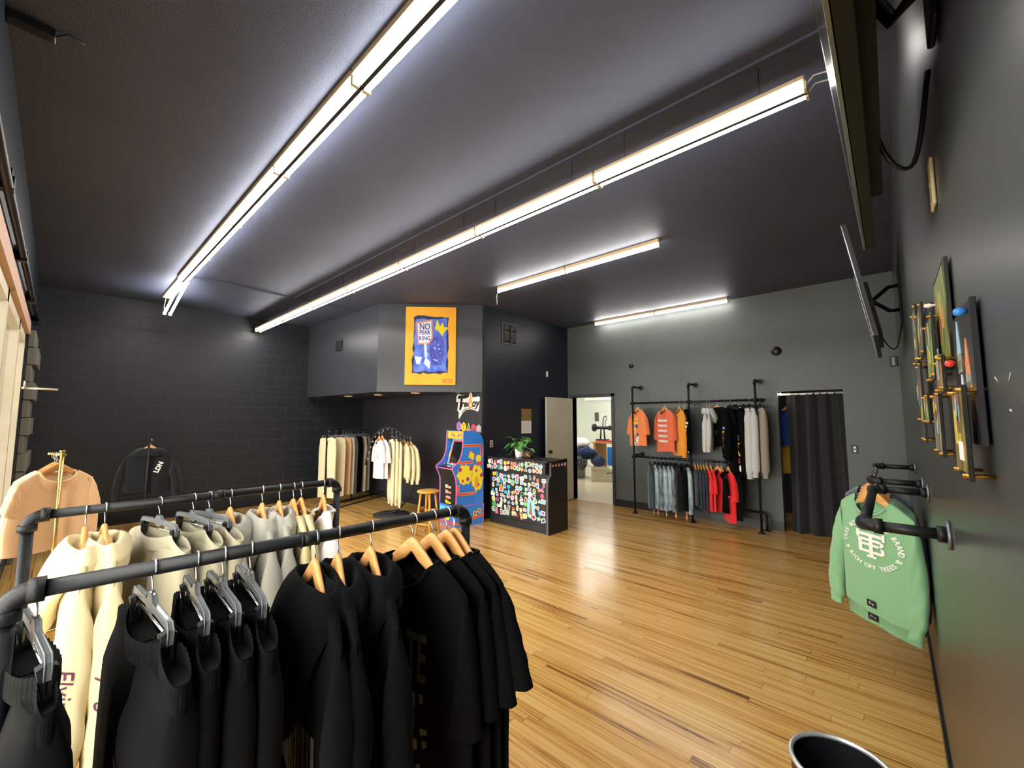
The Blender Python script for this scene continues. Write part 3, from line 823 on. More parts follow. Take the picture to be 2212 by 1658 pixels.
# ------------------------------------------------------------------ display stands by the shop window
def t_stand(label, loc, rz, h, mat, arm=.34):
    t = thing('display_stand', label, 'clothes stand', loc, rz)
    m = MB(); m.cyl((0, 0, .02), (0, 0, h), .013, n=14); m.lathe([(.0, .012), (.018, .01), (.02, 0), (.0, 0)], 14, (0, 0, h)); m.build('pole', mat, t)
    m = MB(); m.cyl((0, 0, h - .025), (0, arm, h - .025), .009, n=10); m.cyl((0, 0, h - .025), (0, -.04, h - .025), .016, n=12); m.lathe([(.0, .012), (.016, .008), (.016, -.008), (0, -.012)], 12, (0, arm, h - .025)); m.build('arm', mat, t)
    m = MB(); m.box(-.19, .19, -.15, .23, 0, .012, bev=.004); m.lathe([(.03, .03), (.035, .012)], 14); m.build('base', mat, t)
    return t
BRASS = P('pale_brass', '#d8b877', .25, .9)
# the stand stands with its pole towards the room; clothes hang on the arm behind it
TX, TY, TZ = -5.0, .05, 1.357
t_stand('pale metal clothes stand by the window, peach t-shirts on its arm', (TX, TY, 0), R(106), TZ, BRASS, .24)
AZ = TZ - .025
for i, (dx, col, dy, w_, a) in enumerate([(.06, C_PEACH, 0, 'front peach t-shirt on the window stand', 106), (.105, C_BEIGE, -.012, 'pale t-shirt just behind the front peach one on the window stand', 103),
                                      (.15, C_WHITE, -.012, 'white t-shirt third in line on the window stand', 102), (.2, C_PEACH, .02, 'last peach t-shirt on the window stand, nearest the block wall', 98)]):
    wood_hanger((TX - dx * .98, TY - dx * .19, AZ - .01), R(a), 'wooden hanger inside the ' + w_, 'hangers on the window stand')
    put(tee_parts(col, 70 + i, th=.02, W=.215, L=.74, slen=.24, flare=.05, fine=True, fold=.009), 't_shirt', w_, 't-shirt', (TX - dx * .98, TY - dx * .19, AZ - .01), R(a), 't-shirts on the window stand')
HX, HY, HZ = -7.46, .87, 1.36
t_stand('black metal clothes stand against the block wall, black hoodie on its arm', (HX, HY, 0), R(78), HZ, BLKMETAL, .26)
ux, uy = -math.sin(R(78)), math.cos(R(78))
wood_hanger((HX + ux * .07, HY + uy * .07, HZ - .035), R(78), 'wooden hanger inside the black zip hoodie on the stand by the block wall', 'hangers on the hoodie stand')
C_STAND = cloth('stand_black', '#1d2022', sheen=.2)
pp = hoodie_parts(C_STAND, 81, side=1, fine=True, th=.045, slen=.56, flare=.1, drop=.22)
fl = MB(); fl.join(text_mb('LDN', .075, bold=.003)); pp.append(('chest_lettering', on_cloth(pp[0][1], fl, .115, -.36, R(68)), WHITEINK))
pp.append(('zip', on_cloth(pp[0][1], MB().add([(-.004, -.2, 0), (.004, -.2, 0), (.004, .2, 0), (-.004, .2, 0)], [(0, 1, 2, 3)]), .0, -.46), P('dull_zip', '#4c4d4e', .4, .6)))
put(pp, 'hoodie', 'black hoodie with white lettering on its chest, on the stand by the block wall', 'hoodie', (HX + ux * .07, HY + uy * .07, HZ - .035), R(78))
wood_hanger((HX + ux * .17, HY + uy * .17, HZ - .035), R(82), 'wooden hanger inside the second hoodie behind the zip hoodie', 'hangers on the hoodie stand')
put(hoodie_parts(C_STAND, 82, side=1, fine=False, th=.03, W=.26, slen=.58, flare=.12), 'hoodie', 'plain black hoodie hidden behind the lettered one on the stand', 'hoodie', (HX + ux * .17, HY + uy * .17, HZ - .035), R(82))

# ------------------------------------------------------------------ trouser rack in the alcove corner
C_CHINO = cloth('cream_twill', '#e8dcb2'); C_TAN = cloth('tan_twill', '#d2a97c'); C_SLATE = cloth('slate_twill', '#5f6468'); C_TAUPE = cloth('taupe_twill', '#8f857a'); C_SAND = cloth('sand_twill', '#cfc6ad')
PA, PB, PZ = Vector((-7.86, 3.45, 0)), Vector((-8.28, 4.5, 0)), 1.385
t = thing('trouser_rack', 'black metal frame rack of trousers in the alcove corner', 'clothing rack', (PA.x, PA.y, 0), 0)
d = PB - PA
def loc_(s, z, off=0): 
    n_ = Vector((d.y, -d.x, 0)).normalized()
    p = d * s + n_ * off; return (p.x, p.y, z)
m = MB(); m.tube([loc_(-.02, PZ), loc_(1, PZ)], .0125, 8); m.build('rail', BLKMETAL, t)
for s_ in (0, .62):
    m = MB(); q = loc_(s_, 0); m.box(q[0] - .013, q[0] + .013, q[1] - .013, q[1] + .013, 0, PZ + .02, bev=.003); m.build('post', BLKMETAL, t)
for o in (0, .32):
    m = MB(); m.tube([loc_(0, .0135, o), loc_(1.15, .0135, o)], .013, 4); m.build('base_bar', BLKMETAL, t)
for s_ in (0, 1.15):
    m = MB(); m.tube([loc_(s_, .0135, 0), loc_(s_, .0135, .32)], .013, 4); m.build('base_bar', BLKMETAL, t)
pl = [(.03, C_CHINO, 22, 'widest cream trousers, at the near end of the alcove rack'), (.2, C_CHINO, 36, 'cream trousers second on the alcove rack'), (.36, C_TAN, 28, 'tan trousers behind the cream pairs on the alcove rack'),
      (.44, C_SAND, 28, 'sand trousers between tan and grey on the alcove rack'), (.51, C_SLATE, 28, 'slate grey trousers on the alcove rack'), (.575, C_BLK, 28, 'black trousers beside the slate pair on the alcove rack'),
      (.65, C_BLK, 28, 'black trousers beside the rear post of the alcove rack'), (.75, C_SAND, 28, 'sand trousers beyond the rear post of the alcove rack'), (.86, C_TAUPE, 24, 'taupe trousers at the far end of the alcove rack')]
for i, (s_, mat, a, w_) in enumerate(pl):
    q = PA + d * s_
    clip_hanger((q.x, q.y, PZ), R(a), 'grey clip hanger holding the ' + w_, 'clip hangers on the alcove rack', SMOKE2)
    put(pants_parts(mat, 90 + i, False, wh=.19, hip=.215, L=1.06, th=.03, cuff=None, hemo=.2, hemi=.03, rib=.0, sag=.008), 'trousers', w_, 'trousers', (q.x, q.y, PZ), R(a), 'trousers on the alcove rack')

# ------------------------------------------------------------------ ring shaped rack
RCx, RCy = -6.36, 3.93
ang = R(42.4)
t = thing('ring_rack', 'black ring shaped clothes rack on a round base in the alcove', 'clothing rack', (RCx, RCy, 0), ang)
m = MB(); m.lathe([(0, .028), (.29, .026), (.3, .02), (.3, .0), (0, 0)], 40); m.build('base', P('dark_round_base', '#3b3a38', .45, .2), t)
ctl = [(-.04, .03), (.12, .1), (.25, .25), (.38, .5), (.42, .8), (.34, 1.1), (.16, 1.36), (-.08, 1.48), (-.3, 1.37), (-.42, 1.12), (-.465, .84)]
def cat(P_, n=6):
    out = []
    for i in range(len(P_) - 1):
        a, b, c, e = P_[max(0, i - 1)], P_[i], P_[i + 1], P_[min(len(P_) - 1, i + 2)]
        for k in range(n):
            t_ = k / n
            out.append(tuple(.5 * ((2 * b[q]) + (-a[q] + c[q]) * t_ + (2 * a[q] - 5 * b[q] + 4 * c[q] - e[q]) * t_ ** 2 + (-a[q] + 3 * b[q] - 3 * c[q] + e[q]) * t_ ** 3) for q in range(len(b))))
    out.append(P_[-1]); return out
arc = cat(ctl)
m = MB(); m.tube([(s_, 0, z) for s_, z in arc], .0145, 10); m.build('ring', BLKMETAL, t)
m = MB()   # little rings strung along the rising side
for k in range(9):
    s_, z = arc[-4 - k * 2]; m.tube([(s_ + .02 + .012 * math.cos(a), .0, z - .02 + .012 * math.sin(a)) for a in [2 * pi * q / 8 for q in range(8)]], .0025, 5, closed=True)
m.build('hook_rings', STEEL, t)['kind'] = 'stuff'
def arc_z(s_):
    return max(z for a, z in arc if abs(a - s_) < .035)
ringlist = [(-.24, 'tee', C_WHITE, -12, 'front white t-shirt on the ring rack'), (-.19, 'tee', C_WHITE, -4, 'white t-shirt behind the front white one on the ring rack'),
            (-.02, 'pant', C_CHINO, -18, 'cream trousers nearest the white t-shirts on the ring rack'), (.05, 'pant', C_CHINO, -22, 'cream trousers in the middle of the ring rack'), (.12, 'pant', C_CHINO, -24, 'cream trousers beside the cream sweatshirts on the ring rack'),
            (.19, 'sweat', C_CREAM, -10, 'cream sweatshirt next to the cream trousers on the ring rack'), (.245, 'sweat', C_CREAM, -4, 'cream sweatshirt in the middle of the three on the ring rack'), (.3, 'sweat', C_CREAM, 2, 'last cream sweatshirt on the ring rack, beside the stool')]
for i, (s_, k, mat, a, w_) in enumerate(ringlist):
    z = max(1.3, arc_z(s_) - .03) if k != 'pant' else arc_z(s_) - .03
    p = (RCx + s_ * math.cos(ang), RCy + s_ * math.sin(ang), min(z, 1.4) if k != 'sweat' else z)
    if k == 'pant':
        clip_hanger(p, R(a), 'grey clip hanger holding the ' + w_, 'clip hangers on the ring rack', SMOKE2)
        pp = pants_parts(mat, 110 + i, False, wh=.17, hip=.19, L=1.06, th=.026, cuff=.6, hemo=.16, hemi=.03, rib=0)
        nm = 'trousers'; ct = 'trousers'
    else:
        wood_hanger(p, R(a), 'wooden hanger inside the ' + w_, 'wooden hangers on the ring rack')
        if k == 'tee':
            pp = tee_parts(mat, 110 + i, W=.23, L=.78, hem=.235, slen=.3, th=.035, fine=False, flare=.06)
            nm = 't_shirt'; ct = 't-shirt'
            if i == 0: pp.append(('print', on_cloth(pp[0][1], block_lines(3, .03, .02, .035, 1), .05, -.38), P('black_ink', '#222222', .7)))
        else:
            pp = tee_parts(mat, 110 + i, W=.22, L=.7, hem=.215, slen=.56, band=True, th=.032, fine=False, long=True, flare=.05); nm = 'sweatshirt'; ct = 'sweatshirt'
    put(pp, nm, w_, ct, p, R(a), 'clothes on the ring rack')

# ------------------------------------------------------------------ pipe rack on the back wall
YP = 6.87
t = thing('pipe_garment_rack', 'tall black pipe clothes rack fixed to the wall between doorway and curtain', 'clothing rack', (-2.4, YP, 0), 0)
PX = (-3.375, -2.405, -1.455)
for x in PX:
    x -= -2.4
    m = MB(); m.cyl((x, 0, .0), (x, 0, 2.14), RP, n=12); m.lathe([(.05, 0), (.05, .008), (.024, .012), (.022, .03)], 16, (x, 0, 0)); m.build('upright', PIPE, t)
    m = MB(); elbow(m, (x, 0, 2.19), (0, 0, 1), (0, 1, 0)); m.cyl((x, .03, 2.19), (x, YB - YP - .005, 2.19), RP, n=12)
    m.cyl((x, YB - YP - .012, 2.19), (x, YB - YP, 2.19), .045, n=16); m.build('wall_arm', PIPE, t)
for z, xa, xb in ((1.9, -3.375, -1.33), (.97, -3.375, -1.455)):
    m = MB(); m.cyl((xa + 2.4, 0, z), (xb + 2.4, 0, z), RP, n=12)
    m.build('rail', PIPE, t)
    for x in PX:
        m = MB(); m.cyl((x + 2.4 - .035, 0, z), (x + 2.4 + .035, 0, z), RP + .006, n=12); m.cyl((x + 2.4, 0, z - .03), (x + 2.4, 0, z + .03), RP + .006, n=12); m.build('tee_joint', PIPEEND, t)
for x, z in ((-3.375, .99), (-1.455, 1.9)):
    m = MB(); m.cyl((x + 2.4, 0, z), (x + 2.4, YB - YP, z), RP, n=10); m.cyl((x + 2.4, YB - YP - .012, z), (x + 2.4, YB - YP, z), .045, n=16); m.build('wall_arm', PIPE, t)
m = MB(); m.cyl((.1, .22, .25), (.93, .22, .25), RP, n=10); elbow(m, (.97, .22, .25), (1, 0, 0), (0, 0, -1)); m.cyl((.97, .22, .22), (.97, .22, 0), RP, n=10); m.lathe([(.05, 0), (.05, .008), (.024, .012)], 16, (.97, .22, 0)); m.build('low_rail', PIPE, t)
m = MB()
for k, (dx, dz) in enumerate([(.03, -.02), (.07, -.035), (.11, -.02), (.15, -.04)]):
    m.box(dx, dx + .022, -.02, .02, 1.9 + dz - .03, 1.9 + dz, bev=.004)
m.build('hanging_clips', BLK, t)['kind'] = 'stuff'

C_ORANGE = cloth('orange_jersey', '#e8834f'); C_CORAL = cloth('coral_jersey', '#d9694a'); C_MUST = cloth('mustard_jersey', '#dc8f2c'); C_GREY2 = cloth('heather_grey', '#b8b9b8'); C_RED = cloth('red_jersey', '#d8282b'); C_NAVY = cloth('navy_jersey', '#232b38')
C_DEN = [cloth('pale_denim', '#a9bcc2', var=(14, '#5f727c', 0, (1, 1, .35))), cloth('mid_denim', '#43535a', var=(12, '#2f3b40', 0, (1, 1, .3))), cloth('black_denim', '#16181c', var=(12, '#0f1013')), cloth('grey_denim', '#8c979a', var=(16, '#3f484c', 0, (1, 1, .4)))]
YEL, BLU = P('yellow_ink', '#f0c63a', .7), P('blue_ink', '#3a4a9a', .7)
PUR, REDI = P('purple_ink', '#9a8fd8', .7), P('red_ink', '#dd4a44', .7)
def stash(size=.06, vertical=True):
    m = MB()
    for k, c in enumerate('STASH'): m.join(text_mb(c, size, bold=.006), Matrix.Translation((0, -k * size * 1.05, 0)) if vertical else Matrix.Translation((k * size, 0, 0)), [0, 1, 1, 2, 3][k])
    return m
STM = [PUR, YEL, REDI, WHITEINK]
UZ, LZ = 1.9, .97
wl = [
 (-3.28, UZ, -30, 'tee', dict(W=.215, L=.74, hem=.23, slen=.34, th=.05), C_ORANGE, 'orange t-shirt with cartoon-coloured print on the upper rail', 't-shirt'),
 (-2.8, UZ, -34, 'tee', dict(W=.24, L=.82, hem=.235, slen=.42, th=.05, flare=.05), C_CORAL, 'coral t-shirt with lines of white lettering on the upper wall rail', 't-shirt'),
 (-2.56, UZ, -52, 'sweat', dict(W=.24, L=.86, hem=.2, slen=.68, th=.06), C_MUST, 'mustard long-sleeved shirt on the upper wall rail beside the middle post', 'shirt'),
 (-2.48, UZ, -58, 'sweat', dict(W=.22, L=.8, hem=.2, slen=.62, th=.035), C_BLK, 'black long-sleeved shirt with pale sleeve letters behind the mustard shirt', 'shirt'),
 (-2.13, UZ, -80, 'hood', dict(W=.23, L=.68, hem=.22, slen=.56, th=.05, flare=.04), C_GREY2, 'pale grey hoodie on the upper wall rail, next to the middle post', 'hoodie'),
 (-2.085, UZ, -78, 'hood', dict(W=.23, L=.68, hem=.22, slen=.56, th=.04, flare=.04), C_GREY2, 'pale grey hoodie between the other grey one and the black one', 'hoodie'),
 (-1.98, UZ, -28, 'hood', dict(W=.24, L=.7, hem=.235, slen=.56, th=.05, flare=.03), C_BLK, 'black hoodie with a faint outlined drawing on the upper wall rail', 'hoodie'),
 (-1.86, UZ, -72, 'hood', dict(W=.23, L=.7, hem=.21, slen=.66, th=.06, flare=.07), C_BLK, 'black hoodie with coloured sleeve letters on the upper wall rail', 'hoodie'),
 (-1.80, UZ, -62, 'pant', dict(L=.98, th=.05), C_BLK, 'black sweatpants with narrow coloured letters down one leg on the wall rail', 'sweatpants'),
 (-1.725, UZ, -34, 'pant', dict(L=1.0, th=.05), C_BLK, 'black sweatpants with big coloured letters down the leg on the wall rail', 'sweatpants'),
 (-1.62, UZ, -46, 'pant', dict(L=.98, th=.055), C_GREY2, 'light grey sweatpants beside the lettered black pair on the wall rail', 'sweatpants'),
 (-1.54, UZ, -54, 'pant', dict(L=.95, th=.045), C_GREY2, 'light grey sweatpants next to the end post of the wall rack', 'sweatpants'),
 (-1.40, UZ, -60, 'pant', dict(L=.95, th=.05), C_TAUPE, 'darker grey sweatpants beyond the end post of the wall rack', 'sweatpants'),
 (-3.08, LZ, -62, 'short', dict(L=.66, th=.045), C_DEN[1], 'dark washed denim shorts, first from the doorway on the low wall rail', 'denim shorts'),
 (-2.99, LZ, -58, 'short', dict(L=.64, th=.04), C_DEN[0], 'pale denim shorts, second from the doorway on the low wall rail', 'denim shorts'),
 (-2.92, LZ, -58, 'short', dict(L=.66, th=.04), C_DEN[3], 'grey splattered denim shorts, third from the doorway on the low wall rail', 'denim shorts'),
 (-2.85, LZ, -58, 'short', dict(L=.66, th=.04), C_DEN[0], 'pale denim shorts, fourth from the doorway on the low wall rail', 'denim shorts'),
 (-2.78, LZ, -58, 'short', dict(L=.64, th=.035), C_DEN[0], 'pale blue denim shorts, fifth from the doorway on the low wall rail', 'denim shorts'),
 (-2.72, LZ, -58, 'short', dict(L=.66, th=.035), C_DEN[3], 'grey denim shorts, sixth from the doorway on the low wall rail', 'denim shorts'),
 (-2.64, LZ, -52, 'short', dict(L=.64, th=.05), C_DEN[2], 'black denim shorts in the row of denim on the low wall rail', 'denim shorts'),
 (-2.54, LZ, -58, 'short', dict(L=.62, th=.04), C_CHAR, 'faded black shorts after the black denim on the low rail', 'denim shorts'),
 (-2.46, LZ, -58, 'short', dict(L=.66, th=.04), C_DEN[0], 'pale torn denim shorts against the middle post of the wall rack', 'denim shorts'),
] + [(-2.345 + .043 * k, LZ, -60, 'tee', dict(W=.2, L=.68 + .03 * k, hem=.2, slen=.26, th=.022, flare=.03), C_NAVY, 'navy t-shirt on the low wall rail, %s from the middle post' % ORD[k], 't-shirt') for k in range(4)] + [
 (-2.17, LZ, -54, 'tee', dict(W=.2, L=.72, hem=.2, slen=.26, th=.03, flare=.03), C_RED, 'red t-shirt hanging directly after the navy ones on the low wall rail', 't-shirt'),
 (-2.11, LZ, -56, 'tee', dict(W=.2, L=.72, hem=.2, slen=.26, th=.025, flare=.03), C_RED, 'red t-shirt between the first red one and the printed red one', 't-shirt'),
 (-2.01, LZ, -32, 'tee', dict(W=.21, L=.74, hem=.2, slen=.3, th=.035, flare=.04), C_RED, 'red t-shirt with a small pale chest print on the low wall rail', 't-shirt'),
 (-1.955, LZ, -56, 'tee', dict(W=.2, L=.72, hem=.2, slen=.26, th=.025, flare=.03), C_BLK2, 'black t-shirt showing behind the printed red t-shirt', 't-shirt'),
 (-1.86, LZ, -52, 'tee', dict(W=.2, L=.86, hem=.19, slen=.34, th=.04, flare=.04), C_RED, 'longest red t-shirt, nearly reaching the floor, on the low wall rail', 't-shirt'),
 (-1.78, LZ, -52, 'tee', dict(W=.21, L=.82, hem=.2, slen=.34, th=.03, flare=.04), C_CHAR, 'faded black t-shirt at the curtain end of the low wall rail', 't-shirt'),
]
for i, (x, z, a, k, kw, mat, w_, ct) in enumerate(wl):
    p = (x, YP, z); hn = ' '.join(('the ' + w_).replace(' on the low wall rail', '').replace(' on the upper wall rail', '').replace(' from the doorway', ' from doorway').split()[:11])
    if k in ('pant', 'short'):
        clip_hanger(p, R(a), 'black clip hanger holding ' + hn, 'clip hangers on the wall rack', BLK, .15)
        if k == 'pant': pp = pants_parts(mat, 200 + i, False, wh=.17, hip=.19, hemo=.165, hemi=.03, rib=.002, **kw)
        else: pp = pants_parts(mat, 200 + i, False, wh=.17, hip=.2, hemo=.205, hemi=.015, cuff=None, rib=0, sag=.006, crotch=.26, **kw)
        if k == 'pant' and 'narrow coloured' in w_: pp.append(('leg_lettering', on_cloth(pp[2][1], stash(.07), .12, -.5, off=.006), STM))
        if 'big coloured' in w_: pp.append(('leg_lettering', on_cloth(pp[2][1], stash(.105), .08, -.56, off=.006), STM))
    else:
        wood_hanger(p, R(a), 'wooden hanger inside ' + hn, 'wooden hangers on the wall rack', .175)
        if k == 'tee': pp = tee_parts(mat, 200 + i, fine=False, **kw)
        elif k == 'sweat': pp = tee_parts(mat, 200 + i, fine=False, long=True, band=False, flare=.04, **kw)
        else: pp = hoodie_parts(mat, 200 + i, 1, False, drop=.22, **kw)
        if 'cartoon' in w_:
            fl = MB(); rnd = random.Random(3)
            fl.join(block_lines(2, .16, .045, .07, 4), Matrix.Translation((0, .12, 0)), 0)
            for q in range(9):
                cx, cy, r_ = rnd.uniform(-.06, .08), rnd.uniform(-.3, .05), rnd.uniform(.02, .045)
                fl.add([(cx + r_ * math.cos(b) * rnd.uniform(.7, 1.3), cy + r_ * math.sin(b), 0) for b in [2 * pi * e / 9 for e in range(9)]], [list(range(9))], q % 3)
            pp.append(('print', on_cloth(pp[0][1], fl, .0, -.42, off=.005), [YEL, BLU, WHITEINK]))
        if 'lines of white' in w_: pp.append(('print', on_cloth(pp[0][1], block_lines(5, .26, .035, .085, 2), .0, -.32, off=.005), WHITEINK))
        if 'pale sleeve letters' in w_: pp.append(('sleeve_lettering', on_cloth(pp[3][1], block_lines(9, .03, .035, .055, 6), .235, -.36, off=.006), WHITEINK))
        if 'outlined drawing' in w_:
            fl = MB(); rnd = random.Random(9)
            for q in range(16):
                x0, y0 = rnd.uniform(-.1, .06), rnd.uniform(-.16, .16); x1, y1 = x0 + rnd.uniform(-.05, .07), y0 + rnd.uniform(-.08, .08)
                dx, dy = (y1 - y0), -(x1 - x0); l = math.hypot(dx, dy) + 1e-6; dx, dy = dx / l * .003, dy / l * .003
                fl.add([(x0 - dx, y0 - dy, 0), (x1 - dx, y1 - dy, 0), (x1 + dx, y1 + dy, 0), (x0 + dx, y0 + dy, 0)], [(0, 1, 2, 3)])
            pp.append(('print', on_cloth(pp[0][1], fl, .0, -.42, off=.005), P('chalk_ink', '#77797a', .7)))
        if 'coloured sleeve' in w_: pp.append(('sleeve_lettering', on_cloth(pp[2][1], stash(.06), .25, -.42, off=.006), STM))
        if 'pale chest' in w_: pp.append(('print', on_cloth(pp[0][1], block_lines(1, .12, .05, .06, 5), -.05, -.36, off=.005), WHITEINK))
    nm = {'t-shirt': 't_shirt', 'shirt': 'long_sleeved_shirt', 'hoodie': 'hoodie', 'sweatpants': 'sweatpants', 'denim shorts': 'denim_shorts'}[ct]
    g = put(pp, nm, w_, ct, p, R(a), 'clothes on the %s rail of the wall rack' % ('upper' if z > 1.5 else 'low'))
    if k == 'short' and i in (14, 15, 17, 19, 21):
        L_ = {14: .2, 15: .26, 17: .24, 19: .27, 21: .3}[i]
        m = MB(); m.cyl((.1, -.05, -.7), (.11, -.06, -.72 - L_ * .4), .003, n=5)
        m.box(.075, .145, -.064, -.058, -.92, -.79, mi=1); m.box(.09, .13, -.0655, -.064, -.895, -.86, mi=2); m.build('hang_tag', [TAN, P('orange_tag', '#e07f38', .6), WHITE], g)

# ------------------------------------------------------------------ wall rails and sage sweatshirts
def wall_rail(label, ya, yb, xo, z):
    t = thing('pipe_rail', label, 'clothes rail', (XR, (ya + yb) / 2, z), 0, 'pipe rails on the picture wall')
    h = (yb - ya) / 2; x = xo - XR
    m = MB(); m.cyl((x, -h + .035, 0), (x, h - .035, 0), RP, n=14); m.build('rail', PIPE, t)
    for s_ in (-1, 1):
        m = MB(); elbow(m, (x, s_ * h, 0), (0, s_, 0), (1, 0, 0), .036); m.build('elbow', PIPEEND, t)
        m = MB(); m.cyl((x + .03, s_ * h, 0), (-.006, s_ * h, 0), RP, n=14); m.cyl((-.03, s_ * h, 0), (-.008, s_ * h, 0), .024, n=14); m.build('wall_arm', PIPE, t)
        m = MB(); m.cyl((-.009, s_ * h, 0), (-.0005, s_ * h, 0), .043, n=20); m.build('flange', P('dull_steel', '#777a7c', .4, .7), t)
wall_rail('empty black pipe rail on the picture wall, nearer the camera', 1.834, 2.796, -.088, 1.272)
wall_rail('black pipe rail on the picture wall carrying the sage sweatshirts', 3.277, 4.336, -.109, 1.258)
def arc_text(s, r, a0, da, size, mi=0, flip=False):
    m = MB()
    for k, c in enumerate(s):
        a = R(a0 + da * k)
        M = Matrix.Translation((r * math.sin(a), r * math.cos(a), 0)) @ Matrix.Rotation((pi if flip else 0) - a, 4, 'Z')
        if c != ' ': m.join(text_mb(c, size, bold=.0012), M, mi)
    return m
def monogram(sz=1):
    m = MB()
    def r_(x0, x1, y0, y1): m.add([(x0 * sz, y0 * sz, 0), (x1 * sz, y0 * sz, 0), (x1 * sz, y1 * sz, 0), (x0 * sz, y1 * sz, 0)], [(0, 1, 2, 3)])
    r_(-.085, .085, .062, .085); r_(-.09, -.07, .045, .1); r_(.07, .09, .045, .1)          # T bar with serifs
    r_(-.012, .012, -.095, .085); r_(-.03, .03, -.1, -.082)                                # T stem
    r_(-.08, .06, .024, .045); r_(-.08, .06, -.065, -.044); r_(-.08, -.055, -.065, .045); r_(-.055, .05, -.012, .008)
    m.add([(.05 * sz, .045 * sz, 0), (.08 * sz, .03 * sz, 0), (.08 * sz, .01 * sz, 0), (.06 * sz, -.002 * sz, 0), (.05 * sz, .0, 0), (.058 * sz, .012 * sz, 0), (.058 * sz, .022 * sz, 0)], [list(range(7))])
    m.add([(.06 * sz, -.002 * sz, 0), (.085 * sz, -.02 * sz, 0), (.085 * sz, -.05 * sz, 0), (.06 * sz, -.066 * sz, 0), (.05 * sz, -.05 * sz, 0), (.062 * sz, -.04 * sz, 0), (.062 * sz, -.025 * sz, 0)], [list(range(7))])
    return m
C_TEAL = cloth('teal_fleece', '#5d7c86'); C_DGREY = cloth('dark_grey_fleece', '#43464a')
sl_ = [(3.35, C_SAGE, 'sage green sweatshirt with round white emblem, frontmost on the wall rail', True), (3.45, C_SAGE, 'sage green sweatshirt directly behind the front one on the wall rail', True),
       (3.56, C_SAGE, 'third sage green sweatshirt, mostly hidden on the wall rail', False), (3.69, C_DGREY, 'dark grey sweatshirt behind the sage ones on the wall rail', False),
       (3.82, C_DGREY, 'dark grey sweatshirt second behind the sage ones on the wall rail', False), (3.95, C_TEAL, 'dusty teal sweatshirt at the back of the wall rail', False)]
for i, (y, mat, w_, pr) in enumerate(sl_):
    a = R(-43 + (i % 3) * 2)
    p = (-.109, y, 1.258)
    wood_hanger(p, a, 'wooden hanger inside the ' + w_, 'wooden hangers on the picture wall rail')
    pp = tee_parts(mat, 300 + i, W=.235, L=.78 + (.11 if i == 1 else 0), hem=.232, slen=.62, band=True, th=.034, long=True, flare=.085, flare_near=.025, fine=(i < 2), fold=.007)
    if pr:
        tg = MB(); tg.add([(-.03, -.02, 0), (.03, -.02, 0), (.03, .02, 0), (-.03, .02, 0)], [(0, 1, 2, 3)]); tg.join(text_mb('Tree', .024, shear=.3), Matrix.Translation((0, 0, .001)), 1)
        pp.append(('hem_tag', on_cloth(pp[0][1], tg, -.02, -pp[0][1].v[0][2] * 0 - (.73 + (.11 if i == 1 else 0)), off=.006), [P('black_tag', '#16171c', .7), WHITEINK]))
    if i == 0:
        fl = monogram(.9)
        fl.join(arc_text('& TREE BOY ISLAND BRAND &', .155, -112, 224 / 24, .038)); fl.join(arc_text('SEERT FFO HCIR', .155, 128, 104 / 13, .038, flip=True))
        fl.xf(Matrix.Diagonal((1.1, .84, 1, 1)))
        pp.append(('emblem', on_cloth(pp[0][1], fl, .0, -.385, off=.005), WHITEINK))
    put(pp, 'sweatshirt', w_, 'sweatshirt', p, a, 'sweatshirts on the picture wall rail')

# ------------------------------------------------------------------ counter with stickers
CB = P('counter_black', '#1f2022', .42, bump=(30, .08, .002)); CE = P('counter_edge', '#55585a', .45)
CXa, CXb, CYf, CYb = -4.84, -3.62, 4.77, 5.19
t = thing('counter', 'black shop counter covered in colourful stickers, in front of the inner wall', 'counter', (0, 0, 0))
m = MB(); m.box(CXa + .02, CXb - .03, CYf, CYb, .0, .84); m.box(CXa + .02, CXb - .03, CYf - .012, CYf, .0, .1); m.build('front_panel', CB, t)
m = MB(); m.box(CXa - .04, CXb - .05, CYf - .05, CYf + .06, .83, 1.0, bev=.004); m.build('header_board', CB, t)
m = MB(); m.box(CXa - .05, CXb - .0, CYf - .06, CYb, 1.0, 1.025, bev=.004); m.build('counter_top', CB, t)
prof = [(CYb, 0), (CYf - .055, 0), (CYf - .055, .66)] + [(CYf - .055 + .075 * (1 - math.cos(a)), .66 + .15 * math.sin(a)) for a in [pi / 2 * k / 8 for k in range(1, 9)]] + [(CYf + .02, 1.0), (CYb, 1.04)]
m = MB(); m.prism(prof, lambda a, b, d: (d, a, b), CXb - .03, CXb, 0, 1)
m.build('side_panel', [CB, CE], t)
random.seed(12)
SC = ['#f4f2ee', '#f2d33c', '#e0433f', '#3aa7d8', '#e86fa8', '#f08a3c', '#57b45a', '#8f6fd0', '#39c0c0', '#b9a58a', '#2a2c33', '#fff6d8']
SMAT = [P('sticker_ink_%d' % k, c, .45) for k, c in enumerate(SC)]
def outline(kind, r):
    if kind == 0: return [(r * math.cos(a), r * math.sin(a)) for a in [2 * pi * k / 16 for k in range(16)]]
    if kind == 1: return [(x * r, y * r * .75) for x, y in ((-1, -.8), (-.85, -1), (.85, -1), (1, -.8), (1, .8), (.85, 1), (-.85, 1), (-1, .8))]
    if kind == 2: return [(r * math.cos(a) * random.uniform(.75, 1.15), r * math.sin(a) * random.uniform(.75, 1.15)) for a in [2 * pi * k / 11 for k in range(11)]]
    if kind == 3: return [(x * r * .7, y * r * 1.1) for x, y in ((-1, -1), (1, -1), (1, 1), (-1, 1))]
    if kind == 4: return [(0, r * 1.1), (-r, -r * .8), (r, -r * .8)]
    return [(r * .6 * math.cos(a), r * 1.1 * math.sin(a)) for a in [2 * pi * k / 14 for k in range(14)]]
